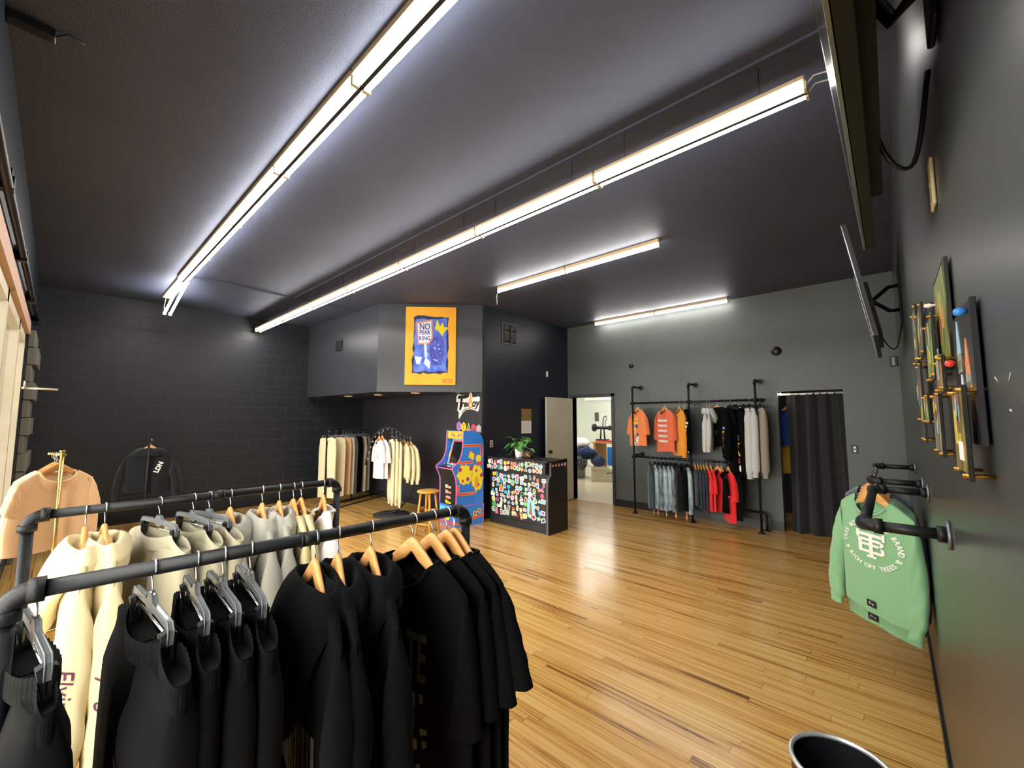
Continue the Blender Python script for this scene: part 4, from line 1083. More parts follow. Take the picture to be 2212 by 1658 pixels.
def sticker(x, z, r, y, frame=None):
    m = MB(); k = random.choice([0, 0, 1, 1, 2, 2, 2, 3, 4, 5]); ol = outline(k, r); rot = random.uniform(-.35, .35)
    ca, sa = math.cos(rot), math.sin(rot)
    fr = frame or (lambda a, b, d: (x + a * ca - b * sa, y - d, z + a * sa + b * ca))
    c0 = random.choice([0, 0, 0, 0, 0, 0, 0, 0, 11, 1, 2, 3, 4, 5, 6, 8]); c1 = random.choice([0, 11, 1, 1, 2, 3, 4, 5, 6, 7, 8, 9, 10, 9, 10])
    m.prism(ol, fr, 0, .0012, 0)
    m.prism([(a * .66, b * .66) for a, b in ol], fr, .0012, .0017, 1)
    for _ in range(random.choice([1, 2, 3])):
        bx, by, w_, h_ = random.uniform(-.3, .3) * r, random.uniform(-.35, .35) * r, random.uniform(.1, .35) * r, random.uniform(.07, .2) * r
        m.prism([(bx - w_, by - h_), (bx + w_, by - h_), (bx + w_, by + h_), (bx - w_, by + h_)], fr, .0017, .0021, 2)
    return m, [SMAT[c0], SMAT[c1], SMAT[random.choice([0, 10, c0, 2, 1])]]
pos = []
for j in range(2):
    for i in range(16): pos.append((CXa + .03 + i * .071 + random.uniform(-.012, .012), .875 + j * .075 + random.uniform(-.012, .012), random.uniform(.03, .042), CYf - .05))
for j in range(8):
    for i in range(13): 
        if random.random() < .96: pos.append((CXa + .09 + i * .083 + random.uniform(-.02, .02), .195 + j * .079 + random.uniform(-.018, .018), random.uniform(.027, .046), CYf))
pos = [p for p in pos if p[0] < CXb - .075]
rest = MB(); rest_m = []
for k, (x, z, r, y) in enumerate(pos):
    mb, ms = sticker(x, z, r, y)
    if k % 1 == 0 and k < 100: mb.build('sticker', ms, t)
    else:
        rest.join(mb, None, len(rest_m)); rest_m += ms
o = rest.build('small_stickers', rest_m, t, 'stuff')
# a taller pale blue picture sticker and the row on the end panel
m = MB(); fr = lambda a, b, d: (-3.98 + a, CYf - .002 - d, .33 + b)
m.prism([(-.07, -.1), (.07, -.1), (.075, .1), (-.065, .11)], fr, 0, .0015, 0); m.prism([(-.035, -.1), (.03, -.1), (.005, .08), (-.01, .085)], fr, .0015, .002, 1); m.build('picture_sticker', [P('sky_sticker', '#8fd0e8', .4), P('brown_sticker', '#8a6a42', .5)], t)
for k in range(5):
    yy = CYf + .06 + k * .075; frm = lambda a, b, d, yy=yy: (CXb + d, yy + a, .955 + b)
    mb, ms = sticker(0, 0, .022 + .008 * (k == 4), 0, frm); mb.build('end_sticker', ms, t)

# plant, little brown figure
t = thing('potted_plant', 'green trailing plant in a white pot on the sticker counter', 'plant', (-4.36, 4.95, 1.025))
m = MB(); m.lathe([(0, .003), (.055, 0), (.062, .02), (.073, .12), (.073, .128), (.065, .128), (.06, .11), (0, .108)], 28); m.build('pot', WHITE, t)
m = MB(); m.lathe([(0, .115), (.03, .114), (.063, .108)], 18); m.build('soil', P('soil', '#2f2419', .95), t)
LEAF = P('leaf_green', '#3f8a3c', .4, var=(30, '#7fb867')); LEAF2 = P('leaf_light', '#6fae58', .4)
m = MB(); st = MB(); random.seed(22)
def leaf_at(m, base, d, up, L, W, mi):
    d = Vector(d).normalized(); s_ = d.cross(Vector(up)).normalized(); n_ = s_.cross(d)
    rows = []
    for k in range(7):
        q = k / 6; w_ = W * math.sin(pi * min(1, q * .93 + .07)) ** .8 * (1 - q * .35); c = Vector(base) + d * L * q - n_ * L * .35 * q * q
        rows.append([c - s_ * w_ + n_ * w_ * .3, c, c + s_ * w_ + n_ * w_ * .3])
    vs = [p for r in rows for p in r]; fs = []
    for k in range(6):
        for e in (0, 1): fs.append((k * 3 + e, k * 3 + e + 1, k * 3 + e + 4, k * 3 + e + 3))
    m.add(vs, fs, mi, True)
for k in range(24):
    a = random.uniform(0, 6.28); el = random.uniform(.15, 1.2); r = random.uniform(.05, .16)
    tip = Vector((math.cos(a) * r, math.sin(a) * r * .9, .12 + el * .16))
    st.tube([(0, 0, .1), tip * .5 + Vector((0, 0, .07)), tip], .0025, 5)
    leaf_at(m, tip, (math.cos(a), math.sin(a), random.uniform(-.5, .35)), (0, 0, 1), random.uniform(.1, .14), random.uniform(.038, .055), k % 4 == 0)
for (pts, tip) in (([(0, 0, .11), (.1, 0, .17), (.2, -.01, .14)], (.21, -.01, .14)), ([(0, 0, .11), (-.1, -.03, .12), (-.16, -.06, .02)], (-.16, -.06, .03))):
    st.tube(cat(pts, 5), .0028, 5); leaf_at(m, tip, (tip[0], tip[1], -.02), (0, 0, 1), .12, .045, 1)
m.build('foliage', [LEAF, LEAF2], t); st.build('stems', LEAF2, t)
t = thing('brown_ornament', 'small mottled brown ornament behind the plant pot on the counter', 'ornament', (-4.22, 5.0, 1.025))
m = MB(); m.lathe([(0, 0), (.06, 0), (.085, .03), (.08, .07), (.05, .1), (0, .11)], 20); m.build('body', P('mottled_brown', '#6b5a40', .8, var=(25, '#33291c')), t)
m = MB(); m.tube([(.02, -.07, .06), (.06, -.085, .04), (.1, -.07, .025)], .012, 8); m.build('orange_stripe', P('ochre', '#c58a3a', .6), t)

# ------------------------------------------------------------------ arcade machine
AB = P('arcade_blue', '#2f78d8', .4, var=(3, '#3f8ae6')); APK = P('arcade_pink', '#e06aa8', .4); ARD = P('arcade_red', '#e2474f', .4); AYL = P('arcade_yellow', '#f2e430', .4); AMG = P('arcade_magenta', '#b82a78', .4); ACY = P('arcade_cyan', '#58c6ee', .4); AOR = P('arcade_orange', '#efb045', .4)
t = thing('arcade_machine', 'blue arcade game cabinet with pink edges beside the counter', 'arcade machine', (-4.9, 4.127, 0), R(-8))
AW = .5
front_ = [(0, .3), (0, .68), (-.07, .86), (-.055, .9), (.03, .965), (.085, 1.07), (.11, 1.2), (.12, 1.44)]
sp = front_ + [(.3, 1.44), (.38, 1.42), (.45, 1.37), (.49, 1.29), (.5, 1.2), (.5, .3)]
for x in (-AW, -.018):
    m = MB(); m.prism(sp, lambda a, b, d: (d, a, b), x, x + .018); m.build('side_panel', AB, t)
    m = MB(); m.tube([(x + .009, a, b) for a, b in cat(front_, 4)], .0105, 6); m.build('edge_trim', APK, t)
m = MB(); m.box(-AW, 0, 0, .5, 0, .3); m.prism([(0.0, .02), (-AW, .02)][:0] or [(-.5, .0), (0, .0), (0, .001), (-.5, .001)], lambda a, b, d: (a, d, b), -.001, 0)
m.build('riser', AB, t)
m = MB(); m.box(-AW + .02, -.02, -.003, 0, .19, .27, 0); m.box(-AW + .02, -.02, -.003, 0, .02, .06, 1); m.box(-.07, -.05, -.0035, 0, .02, .27, 2); m.box(-.1, -.085, -.0035, 0, .02, .27, 1); m.prism([(-.25 + .07 * math.cos(a), .13 + .06 * math.sin(a)) for a in [.6 + 5 * k / 12 for k in range(13)]] , lambda a, b, d: (a, d, b), -.004, 0, 3); m.build('riser_graphic', [ACY, ARD, WHITE, AYL], t)
m = MB(); m.prism([(.012, .3), (.012, .68), (-.045, .85), (.2, .85), (.3, .3)], lambda a, b, d: (d, a, b), -AW + .018, -.018); m.build('lower_front', P('arcade_black', '#1b1a19', .5), t)
m = MB()
for k, (z, c) in enumerate(((.575, 0), (.495, 1), (.415, 1), (.34, 2))):
    if k == 2: m.prism([(-.25 + .075 * math.cos(a), z + .022 * math.sin(a)) for a in [2 * pi * q / 16 for q in range(16)]], lambda a, b, d: (a, d, b), .007, .012, 1)
    else:
        m.prism([(-.33, z - .022), (-.18, z - .018), (-.17, z + .008), (-.24, z + .012), (-.3, z + .03), (-.335, z + .028)], lambda a, b, d: (a, d, b), .007, .012, c)
    m.prism([(-.3, z - .008), (-.2, z - .008), (-.2, z + .003), (-.3, z + .003)], lambda a, b, d: (a, d, b), .005, .012, 3)
m.build('front_badges', [P('badge_cream', '#eadfca', .5), P('badge_pink', '#e9b3ae', .5), AYL, ARD], t)
m = MB(); m.prism([(-.052, .85), (-.06, .872), (.09, .9), (.2, .9), (.2, .85)], lambda a, b, d: (d, a, b), -AW + .018, -.018); m.build('control_deck', P('deck_black', '#22242c', .4), t)
m = MB(); m.tube([(-AW + .018, -.058, .862), (-.018, -.058, .862)], .009, 6); m.build('deck_trim', APK, t)
for x in (-.36, -.14):
    m = MB(); m.cyl((x, .01, .885), (x, .005, .925), .005, n=8); m.lathe([(0, -.014), (.012, -.008), (.014, 0), (.011, .009), (0, .014)], 12, (x, .005, .935)); m.build('joystick', ARD if x < -.2 else WHITE, t)
for x in (-.3, -.27, -.24, -.21):
    m = MB(); m.cyl((x, .02, .885), (x, .018, .897), .009, n=10); m.build('push_button', WHITE, t)
m = MB(); m.prism([(.1, .89), (.215, 1.31), (.23, 1.31), (.13, .89)], lambda a, b, d: (d, a, b), -AW + .018, -.018, 0)
def scr(a, b, d):   # point on the slanted monitor face
    q = b; return (a, .1 + .115 * (q) - d, .89 + .42 * q)
for (x0, x1, q0, q1, d_, mi) in ((-.46, -.04, .02, .98, .002, 1), (-.425, -.075, .06, .93, .003, 2), (-.395, -.105, .1, .88, .004, 3)):
    m.prism([(x0, q0), (x1, q0), (x1, q1), (x0, q1)], scr, 0, d_, mi)
m.prism([(-.46, .3), (-.425, .3), (-.425, .5), (-.46, .5)], scr, 0, .0035, 4)
m.build('monitor', [P('monitor_blk', '#16171a', .3), ACY, ARD, P('screen_dark', '#15171b', .1), AYL], t)
m = MB(); m.box(-AW + .018, -.018, .13, .3, 1.31, 1.43, 0); m.build('marquee_box', AOR, t)
m = MB()
for k in range(6): m.box(-.44 + k * .065, -.4 + k * .065, .127, .13, 1.345 + .02 * (k % 2), 1.4 - .01 * (k % 3), k % 3)
m.build('marquee_graphic', [AYL, P('marquee_blue', '#5a66c8', .4), ARD], t)
m = MB(); m.box(-AW + .018, -.018, .3, .44, 1.3, 1.41); m.box(-AW + .018, -.018, .45, .49, .3, 1.28); m.build('back_panel', P('arcade_black', '#1b1a19', .5), t)
sd = lambda a, b, d: (d, a, b)   # right side graphics
m = MB()
def line(pts, w_, mi, d):
    for (a0, b0), (a1, b1) in zip(pts[:-1], pts[1:]):
        L_ = math.hypot(a1 - a0, b1 - b0); nx, ny = -(b1 - b0) / L_ * w_, (a1 - a0) / L_ * w_
        ex, ey = (a1 - a0) / L_ * w_, (b1 - b0) / L_ * w_
        m.prism([(a0 - nx - ex, b0 - ny - ey), (a1 - nx + ex, b1 - ny + ey), (a1 + nx + ex, b1 + ny + ey), (a0 + nx - ex, b0 + ny - ey)], sd, 0, d, mi)
for P_ in ([(.14, 1.21), (.44, 1.21), (.455, 1.17), (.455, 1.05)], [(.05, .955), (.27, .955)], [(.03, .6), (.03, .5), (.08, .48), (.33, .48)], [(.02, .05), (.47, .13)]):
    line(P_, .021, 0, .0012); line(P_, .013, 1, .0018)
def blob(cx, cy, rx, ry, sd_, mi, d, n=22, j=.14):
    rr = random.Random(sd_); m.prism([(cx + rx * math.cos(a) * (1 + rr.uniform(-j, j)), cy + ry * math.sin(a) * (1 + rr.uniform(-j, j))) for a in [2 * pi * k / n for k in range(n)]], sd, 0, d, mi)
for (cx, cy, rx, ry, s_) in ((.15, .77, .13, .15, 1), (.375, .71, .1, .19, 2)):
    blob(cx, cy, rx + .012, ry + .012, s_, 0, .0012); blob(cx, cy, rx, ry, s_, 2, .0018)
for (cx, cy, r_) in ((.06, .85, .03), (.26, .86, .032), (.2, .7, .028), (.46, .74, .03), (.36, .82, .02), (.11, .68, .02), (.4, .6, .018)): blob(cx, cy, r_, r_ * 1.15, 5, 3, .0024, 12)
for k in range(3): m.prism([(.34 + k * .025, .56), (.352 + k * .025, .56), (.342 + k * .025, .72), (.332 + k * .025, .72)], sd, 0, .0022, 1)
m.prism([(.2, 1.03), (.31, .98), (.33, 1.08), (.24, 1.14)], sd, 0, .0012, 1); m.prism([(.21, 1.03), (.3, .99), (.32, 1.075), (.245, 1.125)], sd, 0, .0018, 2)
blob(.4, 1.0, .05, .065, 7, 2, .0018); blob(.42, .93, .06, .03, 8, 1, .0019)
for (cx, cy) in ((.12, .12), (.34, .17), (.42, .2)): blob(cx, cy, .035, .035, 9, 2, .0018, 12); blob(cx, cy, .02, .02, 9, 3, .0022, 10)
m.build('side_graphic', [AOR, ARD, AYL, AMG], t)
m = MB(); m.tube([(.003, .003, .3), (.003, .497, .3)], .006, 5); m.tube([(.003, .497, 0), (.003, .497, .3)], .008, 5); m.build('riser_trim', APK, t)

# stool
t = thing('bar_stool', 'round wooden stool standing in front of the arcade machine', 'stool', (-4.93, 3.63, 0), R(20))
m = MB(); m.lathe([(0, .582), (.13, .582), (.152, .59), (.157, .6), (.152, .61), (.14, .615), (0, .615)], 32); m.build('seat', STOOLW, t)
for k in range(4):
    a = pi / 4 + k * pi / 2; c, s_ = math.cos(a), math.sin(a)
    m = MB(); m.cyl((c * .1, s_ * .1, .585), (c * .17, s_ * .17, 0), .017, .0145, 12); m.build('leg', STOOLW, t)
for k in range(4):
    a0 = pi / 4 + k * pi / 2; a1 = a0 + pi / 2
    for z in ((.2, .36) if k % 2 else (.16, .31)):
        r_ = .17 - .07 * z / .585
        m = MB(); m.cyl((math.cos(a0) * r_, math.sin(a0) * r_, z), (math.cos(a1) * r_, math.sin(a1) * r_, z), .0095, n=10); m.build('rung', STOOLW, t)

# ------------------------------------------------------------------ wall signs, painting, vent, calendar, switches
t = thing('wall_sign', 'white-edged script shop sign with a small flame on the alcove wall', 'sign', (-5.33, YA, 1.86), 0)
fr = lambda a, b, d: (a, -d, b)
ol = [(-.3, .14), (-.26, .2), (-.2, .19), (-.15, .17), (-.1, .18), (-.08, .12), (-.02, .12), (.03, .14), (.05, .2), (.075, .235), (.1, .19), (.12, .13), (.2, .13), (.26, .14), (.3, .12), (.29, .02), (.275, -.08), (.25, -.115), (.17, -.085), (.06, -.07), (-.04, -.08), (-.12, -.12), (-.19, -.2), (-.22, -.24), (-.235, -.2), (-.225, -.12), (-.27, -.09), (-.255, .0), (-.245, .06), (-.3, .06)]
m = MB(); m.prism(ol, fr, .002, .014); m.build('sign_board', WHITE, t)
m = MB(); m.join(text_mb('T', .33, shear=.2, bold=.012), Matrix.Translation((-.19, .03, 0))); m.join(text_mb('ree', .17, shear=.25, bold=.006), Matrix.Translation((-.055, .02, 0))); m.join(text_mb('oy', .18, shear=.25, bold=.008), Matrix.Translation((.19, .025, 0)))
m.v = [(x, -.0155, y) for x, y, z in m.v]; m.build('lettering', P('sign_black', '#1b1c1f', .5), t)
m = MB(); m.prism([(.03, -.04), (.025, .04), (.055, .1), (.075, .2), (.095, .12), (.105, .06), (.125, .02), (.12, -.04), (.08, -.065)], fr, .014, .017, 0); m.prism([(.065, -.03), (.1, -.025), (.098, .02), (.07, .03)], fr, .017, .0175, 1); m.build('flame', [P('flame_orange', '#f2a25a', .5), WHITE], t)
m = MB(); m.prism([(-.2, -.16), (-.1, -.095), (-.0, -.065), (.12, -.06), (.23, -.085), (.23, -.075), (.12, -.045), (0, -.05), (-.1, -.07)], fr, .014, .0165); m.build('underline', P('sign_grey', '#8a8b86', .5), t)
LC = ['#a88ae0', '#f0cf2e', '#e8a08a', '#dd3f4c', '#a9a6a4']; TC = ['#c04cc0', '#e08a1e', '#3fae3a', '#2f7f9a', '#e7b6b6']
t = thing('letter_sign', 'row of five colourful letters on the alcove wall above the arcade machine', 'sign', (-5.3, YA, 1.5), 0)
for k, c in enumerate('STASH'):
    x = -.25 + k * .125; dz = -.012 * k
    hx = [(x + .07 * math.cos(a), dz + .085 * math.sin(a)) for a in [pi / 6 + pi / 3 * q for q in range(6)]]
    if k == 2: hx = [(x, dz + .09), (x - .075, dz - .08), (x + .075, dz - .08)]
    m = MB(); m.prism([(x + (a - x) * 1.12, dz + (b - dz) * 1.12) for a, b in hx], fr, .002, .012, 0); m.prism(hx, fr, .012, .016, 1)
    tx = text_mb(c, .11, bold=.006); m.add([(x + p[0], -.0175, dz + p[1]) for p in tx.v], tx.f, 2)
    m.build('letter', [P('letter_back', '#2a2a30', .5), P('letter_c%d' % k, LC[k], .45), P('letter_t%d' % k, TC[k], .45)], t)
# painting on the angled face of the bulkhead
A2, B2 = Vector((-6.185, 3.496, 0)), Vector((XI, YA, 0)); dd = (B2 - A2); La = dd.length; ra = math.atan2(dd.y, dd.x)
s0 = (Vector((-5.862, 3.813, 0)) - A2).length; s1 = (Vector((-5.276, 4.4, 0)) - A2).length
pc = A2 + dd.normalized() * (s0 + s1) / 2
t = thing('painting', 'orange canvas with a blue street scene and parking sign on the bulkhead', 'painting', (pc.x, pc.y, 2.83), ra)
pw, ph_ = (s1 - s0) / 2, .65
m = MB(); m.box(-pw, pw, -.045, -.002, -ph_, ph_, bev=.004); m.build('canvas', P('canvas_orange', '#f5b838', .7, var=(2, '#f2a62c')), t)
def pf(a, b, d): return (a * pw, -.045 - d, b * ph_)
rr = random.Random(6)
def ragged(x0, x1, y0, y1, n, j, sd_):
    r_ = random.Random(sd_); p = []
    for (ax, ay), (bx, by) in (((x0, y0), (x1, y0)), ((x1, y0), (x1, y1)), ((x1, y1), (x0, y1)), ((x0, y1), (x0, y0))):
        for k in range(n): q = k / n; p.append((lerp(ax, bx, q) + r_.uniform(-j, j), lerp(ay, by, q) + r_.uniform(-j * .6, j * .6)))
    return p
m = MB(); m.prism(ragged(-.7, .68, -.71, .75, 9, .05, 3), pf, 0, .0012, 0); m.prism(ragged(-.64, .62, -.66, .69, 9, .04, 4), pf, .0012, .002, 1); m.build('painted_ground', [P('paint_navy', '#27305a', .7), P('paint_blue', '#3f5fd0', .7, var=(9, '#6a8ae6'))], t)
m = MB(); m.prism([(-.02 + .29 * math.cos(a), .04 + .2 * math.sin(a)) for a in [pi * k / 12 for k in range(13)]] + [(-.3, -.2), (-.15, -.5), (.2, -.5), (.27, -.2)], lambda a, b, d: pf(a + .25, b, d), .002, .0028, 0)
for k in range(26):
    x, y = rr.uniform(-.55, .48), rr.uniform(-.58, .15); w_, h_ = rr.uniform(.03, .1), rr.uniform(.008, .03); m.prism([(x, y), (x + w_, y + rr.uniform(-.05, .05)), (x + w_, y + h_), (x, y + h_)], pf, .0028, .0033, 1 + k % 2)
m.build('painted_figure', [P('paint_indigo', '#3a44a8', .7, var=(12, '#5a62c8')), P('paint_pale_blue', '#9db4ee', .7), P('paint_dark_blue', '#2b3478', .7)], t)
m = MB(); m.prism([(-.6, .6), (.06, .68), (.08, .18), (-.06, .04), (-.5, .02), (-.54, .3)], pf, .0033, .004, 1); m.prism([(-.54, .55), (.01, .63), (.03, .22), (-.08, .08), (-.46, .06), (-.49, .32)], pf, .004, .0045, 0); m.prism([(-.26, .06), (-.17, .06), (-.13, -.3), (-.22, -.3)], pf, .0033, .004, 0); m.prism([(-.18, -.3), (0, -.42), (-.03, -.6), (-.26, -.45)], pf, .0033, .004, 0); m.prism([(-.62, -.28), (-.32, -.3), (-.42, -.48), (-.54, -.48)], pf, .0033, .004, 0)
m.build('painted_signpost', [P('paint_white', '#e4e8f2', .7), P('paint_salmon', '#d98f80', .7)], t)
m = MB()
for s_, y, sz in (('NO', .48, .13), ('PEAR', .33, .09), ('KING', .18, .09)):
    tx = text_mb(s_, sz, bold=.002); m.add([(p[0] * .85 - .24 * pw, -.0498, p[1] * 1.1 + y * ph_) for p in tx.v], tx.f, 0)
m.build('painted_words', P('paint_ink_blue', '#2b3a9c', .7), t)
m = MB(); m.prism([(.16, .42), (.24, .68), (.36, .5), (.47, .6), (.52, .48), (.7, .47), (.52, .34), (.46, .24), (.3, .38)], pf, .0033, .004, 0); m.build('painted_crown', P('paint_yellow', '#f3df2c', .7), t)
tx = text_mb('SCO', .085, bold=.002); m = MB(); m.add([(p[0] + .68 * pw, -.0455, p[1] - .9 * ph_) for p in tx.v], tx.f); m.build('signature', P('paint_red', '#d8572c', .7), t)
# vent, calendar, switches, wall bits (on the inner wall, which faces +x)
t = thing('wall_vent', 'black slotted air vent high on the inner wall beside the bulkhead', 'vent', (XI, 5.395, 3.145), R(90))
m = MB(); m.box(-.2, .2, -.012, -.001, -.2, .2, bev=.003); m.build('frame', P('vent_frame', '#4a4c50', .45), t)
m = MB(); m.box(-.165, .165, -.0135, -.012, -.165, .165); m.build('dark_core', P('vent_dark', '#0b0c0e', .8), t)
m = MB()
for r_ in range(3):
    for c in range(2):
        for k in range(5):
            x0 = -.15 + c * .165; z0 = -.15 + r_ * .105 + k * .019; m.add([(x0, -.0135, z0), (x0 + .135, -.0135, z0 + (.02 if r_ != 1 else 0)), (x0 + .135, -.021, z0 + .01 + (.02 if r_ != 1 else 0)), (x0, -.021, z0 + .01)], [(0, 1, 2, 3)])
m.build('louvres', P('vent_slat', '#74787e', .4), t)
t = thing('soffit_vent', 'small dark vent on the bulkhead face nearest the block wall', 'vent', (-7.55, 3.4765, 2.99), 0)
m = MB(); m.box(-.12, .12, -.012, -.001, -.1, .1, bev=.003)
t_f = m.build('frame', BLACKPAINT, t)
m = MB(); m.box(-.1, -.01, -.014, -.012, -.08, .08); m.box(.01, .1, -.014, -.012, -.08, .08); m.build('slots', P('vent_dark', '#0b0c0e', .8), t)
t = thing('wall_calendar', 'wall calendar with a leafy picture above a white page, on the inner wall', 'calendar', (XI, 5.86, 1.59), R(90))
m = MB(); m.box(-.14, .14, -.004, -.001, .0, .22); m.build('picture', P('calendar_picture', '#5f6f3a', .5, var=(18, '#a86a4a')), t)
m = MB(); m.box(-.14, .14, -.005, -.001, -.23, .0); m.build('page', WHITE, t)
m = MB()
for k in range(5):
    for c in range(7): m.box(-.12 + c * .035, -.095 + c * .035, -.0054, -.005, -.2 + k * .032, -.198 + k * .032)
m.build('date_grid', P('calendar_grey', '#b9bcc0', .6), t)
def plate(name, label, loc, rz, dark=False):
    t = thing(name, label, 'socket' if 'outlet' in name else 'switch', loc, rz)
    m = MB(); m.box(-.037, .037, -.007, -.001, -.058, .058, bev=.002); m.build('cover_plate', P('plate_grey', '#c9c8c2', .4) if not dark else BLK, t)
    m = MB()
    for z in (-.022, .022): m.box(-.013, .013, -.0085, -.007, z - .014, z + .014, bev=.001)
    m.build('insert', P('plate_dark', '#2a2b2d', .4) if not dark else WHITE, t)
plate('light_switch', 'double light switch on the inner wall left of the plant', (XI, 4.95, 1.21), R(90))
plate('wall_outlet', 'black plate with white outlet on the wall beside the curtain', (-.385, YB, 1.22), 0, True)
t = thing('thermostat', 'small black and white box on the back wall near the framed pictures', 'thermostat', (.06, YB, 2.36), 0)
MB().box(-.035, .035, -.03, -.001, -.065, .065, bev=.003).build('case', BLK, t); MB().box(-.012, .01, -.032, -.03, -.05, .05).build('strip', P('grey_strip', '#9a9c9c', .4), t)
tag(MB().box(XI + .001, XI + .03, 6.46, 6.5, 2.45, 2.56, bev=.006).build('door_chime', WHITE), 'small white chime box high on the inner wall over the door leaf', 'door chime')
for x, z, r_, w_ in ((-3.547, 2.615, .045, 'small round black cap on the wall above the orange t-shirt'), (-1.217, 2.636, .068, 'larger round black cap on the wall above the curtain')):
    m = MB(); m.lathe([(0, .02), (r_ * .6, .02), (r_ * .7, .012), (r_, .01), (r_, 0)], 24); m.xf(Matrix.Translation((x, YB - .0005, z)) @ Matrix.Rotation(R(90), 4, 'X'))
    tag(m.build('blanking_disc', P('cap_black', '#121315', .4)), w_, 'wall disc')
# recessed lamps under the bulkhead
PUCK = P('puck_lamp_glow', '#ffe0a8', .5, emit=3.5)
for (x, y), w_ in zip(((-7.722, 3.777), (-6.879, 3.931), (-5.931, 4.077)), ('nearest the block wall', 'below the bulkhead corner', 'below the painting')):
    t = thing('recessed_lamp', 'small round lamp under the bulkhead, ' + w_, 'light', (x, y, ZS), 0, 'recessed lamps under the bulkhead')
    MB().lathe([(.085, -.001), (.085, -.012), (.065, -.014), (.065, -.004)], 24).build('trim_ring', P('lamp_ring', '#c9b694', .4), t)
    MB().lathe([(0, -.006), (.064, -.006)], 24).build('lens', PUCK, t)

# ------------------------------------------------------------------ televisions on the picture wall
SCRN = P('tv_screen', '#0b0c10', .12, 0, .6); TVB = P('tv_plastic', '#0b0c0e', .45)
def tv(label, ya, yb, zb, zt, xb, xt):
    yc = (ya + yb) / 2; t = thing('television', label, 'television', (xb, yc, zb), 0, 'televisions on the picture wall'); h = (yb - ya) / 2
    sl = (xt - xb) / (zt - zb); Hh = zt - zb
    q = lambda y, s_, d: (sl * s_ + d, y, s_)
    def slab(y0, y1, s0, s1, d0, d1): 
        m = MB(); m.add([q(y0, s0, d0), q(y1, s0, d0), q(y1, s1, d0), q(y0, s1, d0), q(y0, s0, d1), q(y1, s0, d1), q(y1, s1, d1), q(y0, s1, d1)], [(0, 1, 2, 3), (7, 6, 5, 4), (0, 4, 5, 1), (1, 5, 6, 2), (2, 6, 7, 3), (3, 7, 4, 0)]); return m
    slab(-h, h, 0, Hh, .004, .03).build('back_shell', TVB, t)
    slab(-h + .012, h - .012, .014, Hh - .012, .0, .006).build('screen', SCRN, t)
    fr_ = MB()
    for a in ((-h, h, 0, .014), (-h, h, Hh - .012, Hh), (-h, -h + .012, .014, Hh - .012), (h - .012, h, .014, Hh - .012)): fr_.join(slab(a[0], a[1], a[2], a[3], -.002, .006))
    fr_.build('bezel', P('tv_bezel', '#8f9296', .25, .8), t)
    slab(-h * .6, h * .6, .06, Hh * .55, .03, .06).build('rear_housing', TVB, t)
    g = XR - xb - .002
    m = MB()
    for z in (.3, .5):
        m.tube([(sl * .4 + .06, 0, .4), (g * .6, .1, z + .02), (g - .01, 0, z)], .016, 8)
    m.build('mount_arm', BLKMETAL, t)
    MB().box(g - .012, g, -.05, .05, .18, .62, bev=.003).build('mount_plate', BLKMETAL, t)
    m = MB(); m.tube(cat([(sl * .3 + .05, .1, .25), (g * .4, .16, .05), (g * .75, .2, .02), (g - .005, .15, .2)], 6), .005, 6); m.build('cable', BLK, t)
tv('large wall television nearest the camera, seen almost edge-on near the ceiling', .4, 1.84, 2.2, 3.04, -.036, -.115)
tv('wall television further along the picture wall, above the small framed pictures', 3.8, 5.25, 2.2, 3.04, -.062, -.196)

# ------------------------------------------------------------------ acrylic pictures on the picture wall
ACR = P('dark_acrylic', '#23241f', .15, 0, .6)
arts = [('a2', 2.05, 2.032, 1.829, .2, '#8a8a66', '#3c3a2e'), ('a', 1.751, 1.977, 1.817, .2, '#7f7d5c', '#2f2e28'), ('b', 1.414, 1.878, 1.719, .18, '#a3b25a', '#3a3c2e'), ('c', 2.152, 1.853, 1.612, .18, '#39504c', '#1d2322'),
        ('d', 2.016, 1.82, 1.541, .14, '#6a6a58', '#242326'), ('e', 1.231, 1.754, 1.677, .12, '#b08a58', '#4c3c2a'), ('f', 1.765, 1.698, 1.605, .16, '#9aa86a', '#36392c'), ('g', 1.377, 1.686, 1.532, .16, '#98905e', '#4a4a78'), ('h', .95, 1.674, 1.524, .13, '#a08a4e', '#2d3028')]
awords = ['tallest-hung acrylic panel, under the far television', 'acrylic panel hung second in the top row', 'acrylic panel with yellow green streaks', 'dark teal acrylic panel nearest the back corner', 'narrow dark acrylic panel low in the cluster', 'small warm brown acrylic panel', 'pale green acrylic panel in the middle of the cluster', 'olive acrylic panel with a violet lower edge', 'large lower acrylic panel with a small white label']
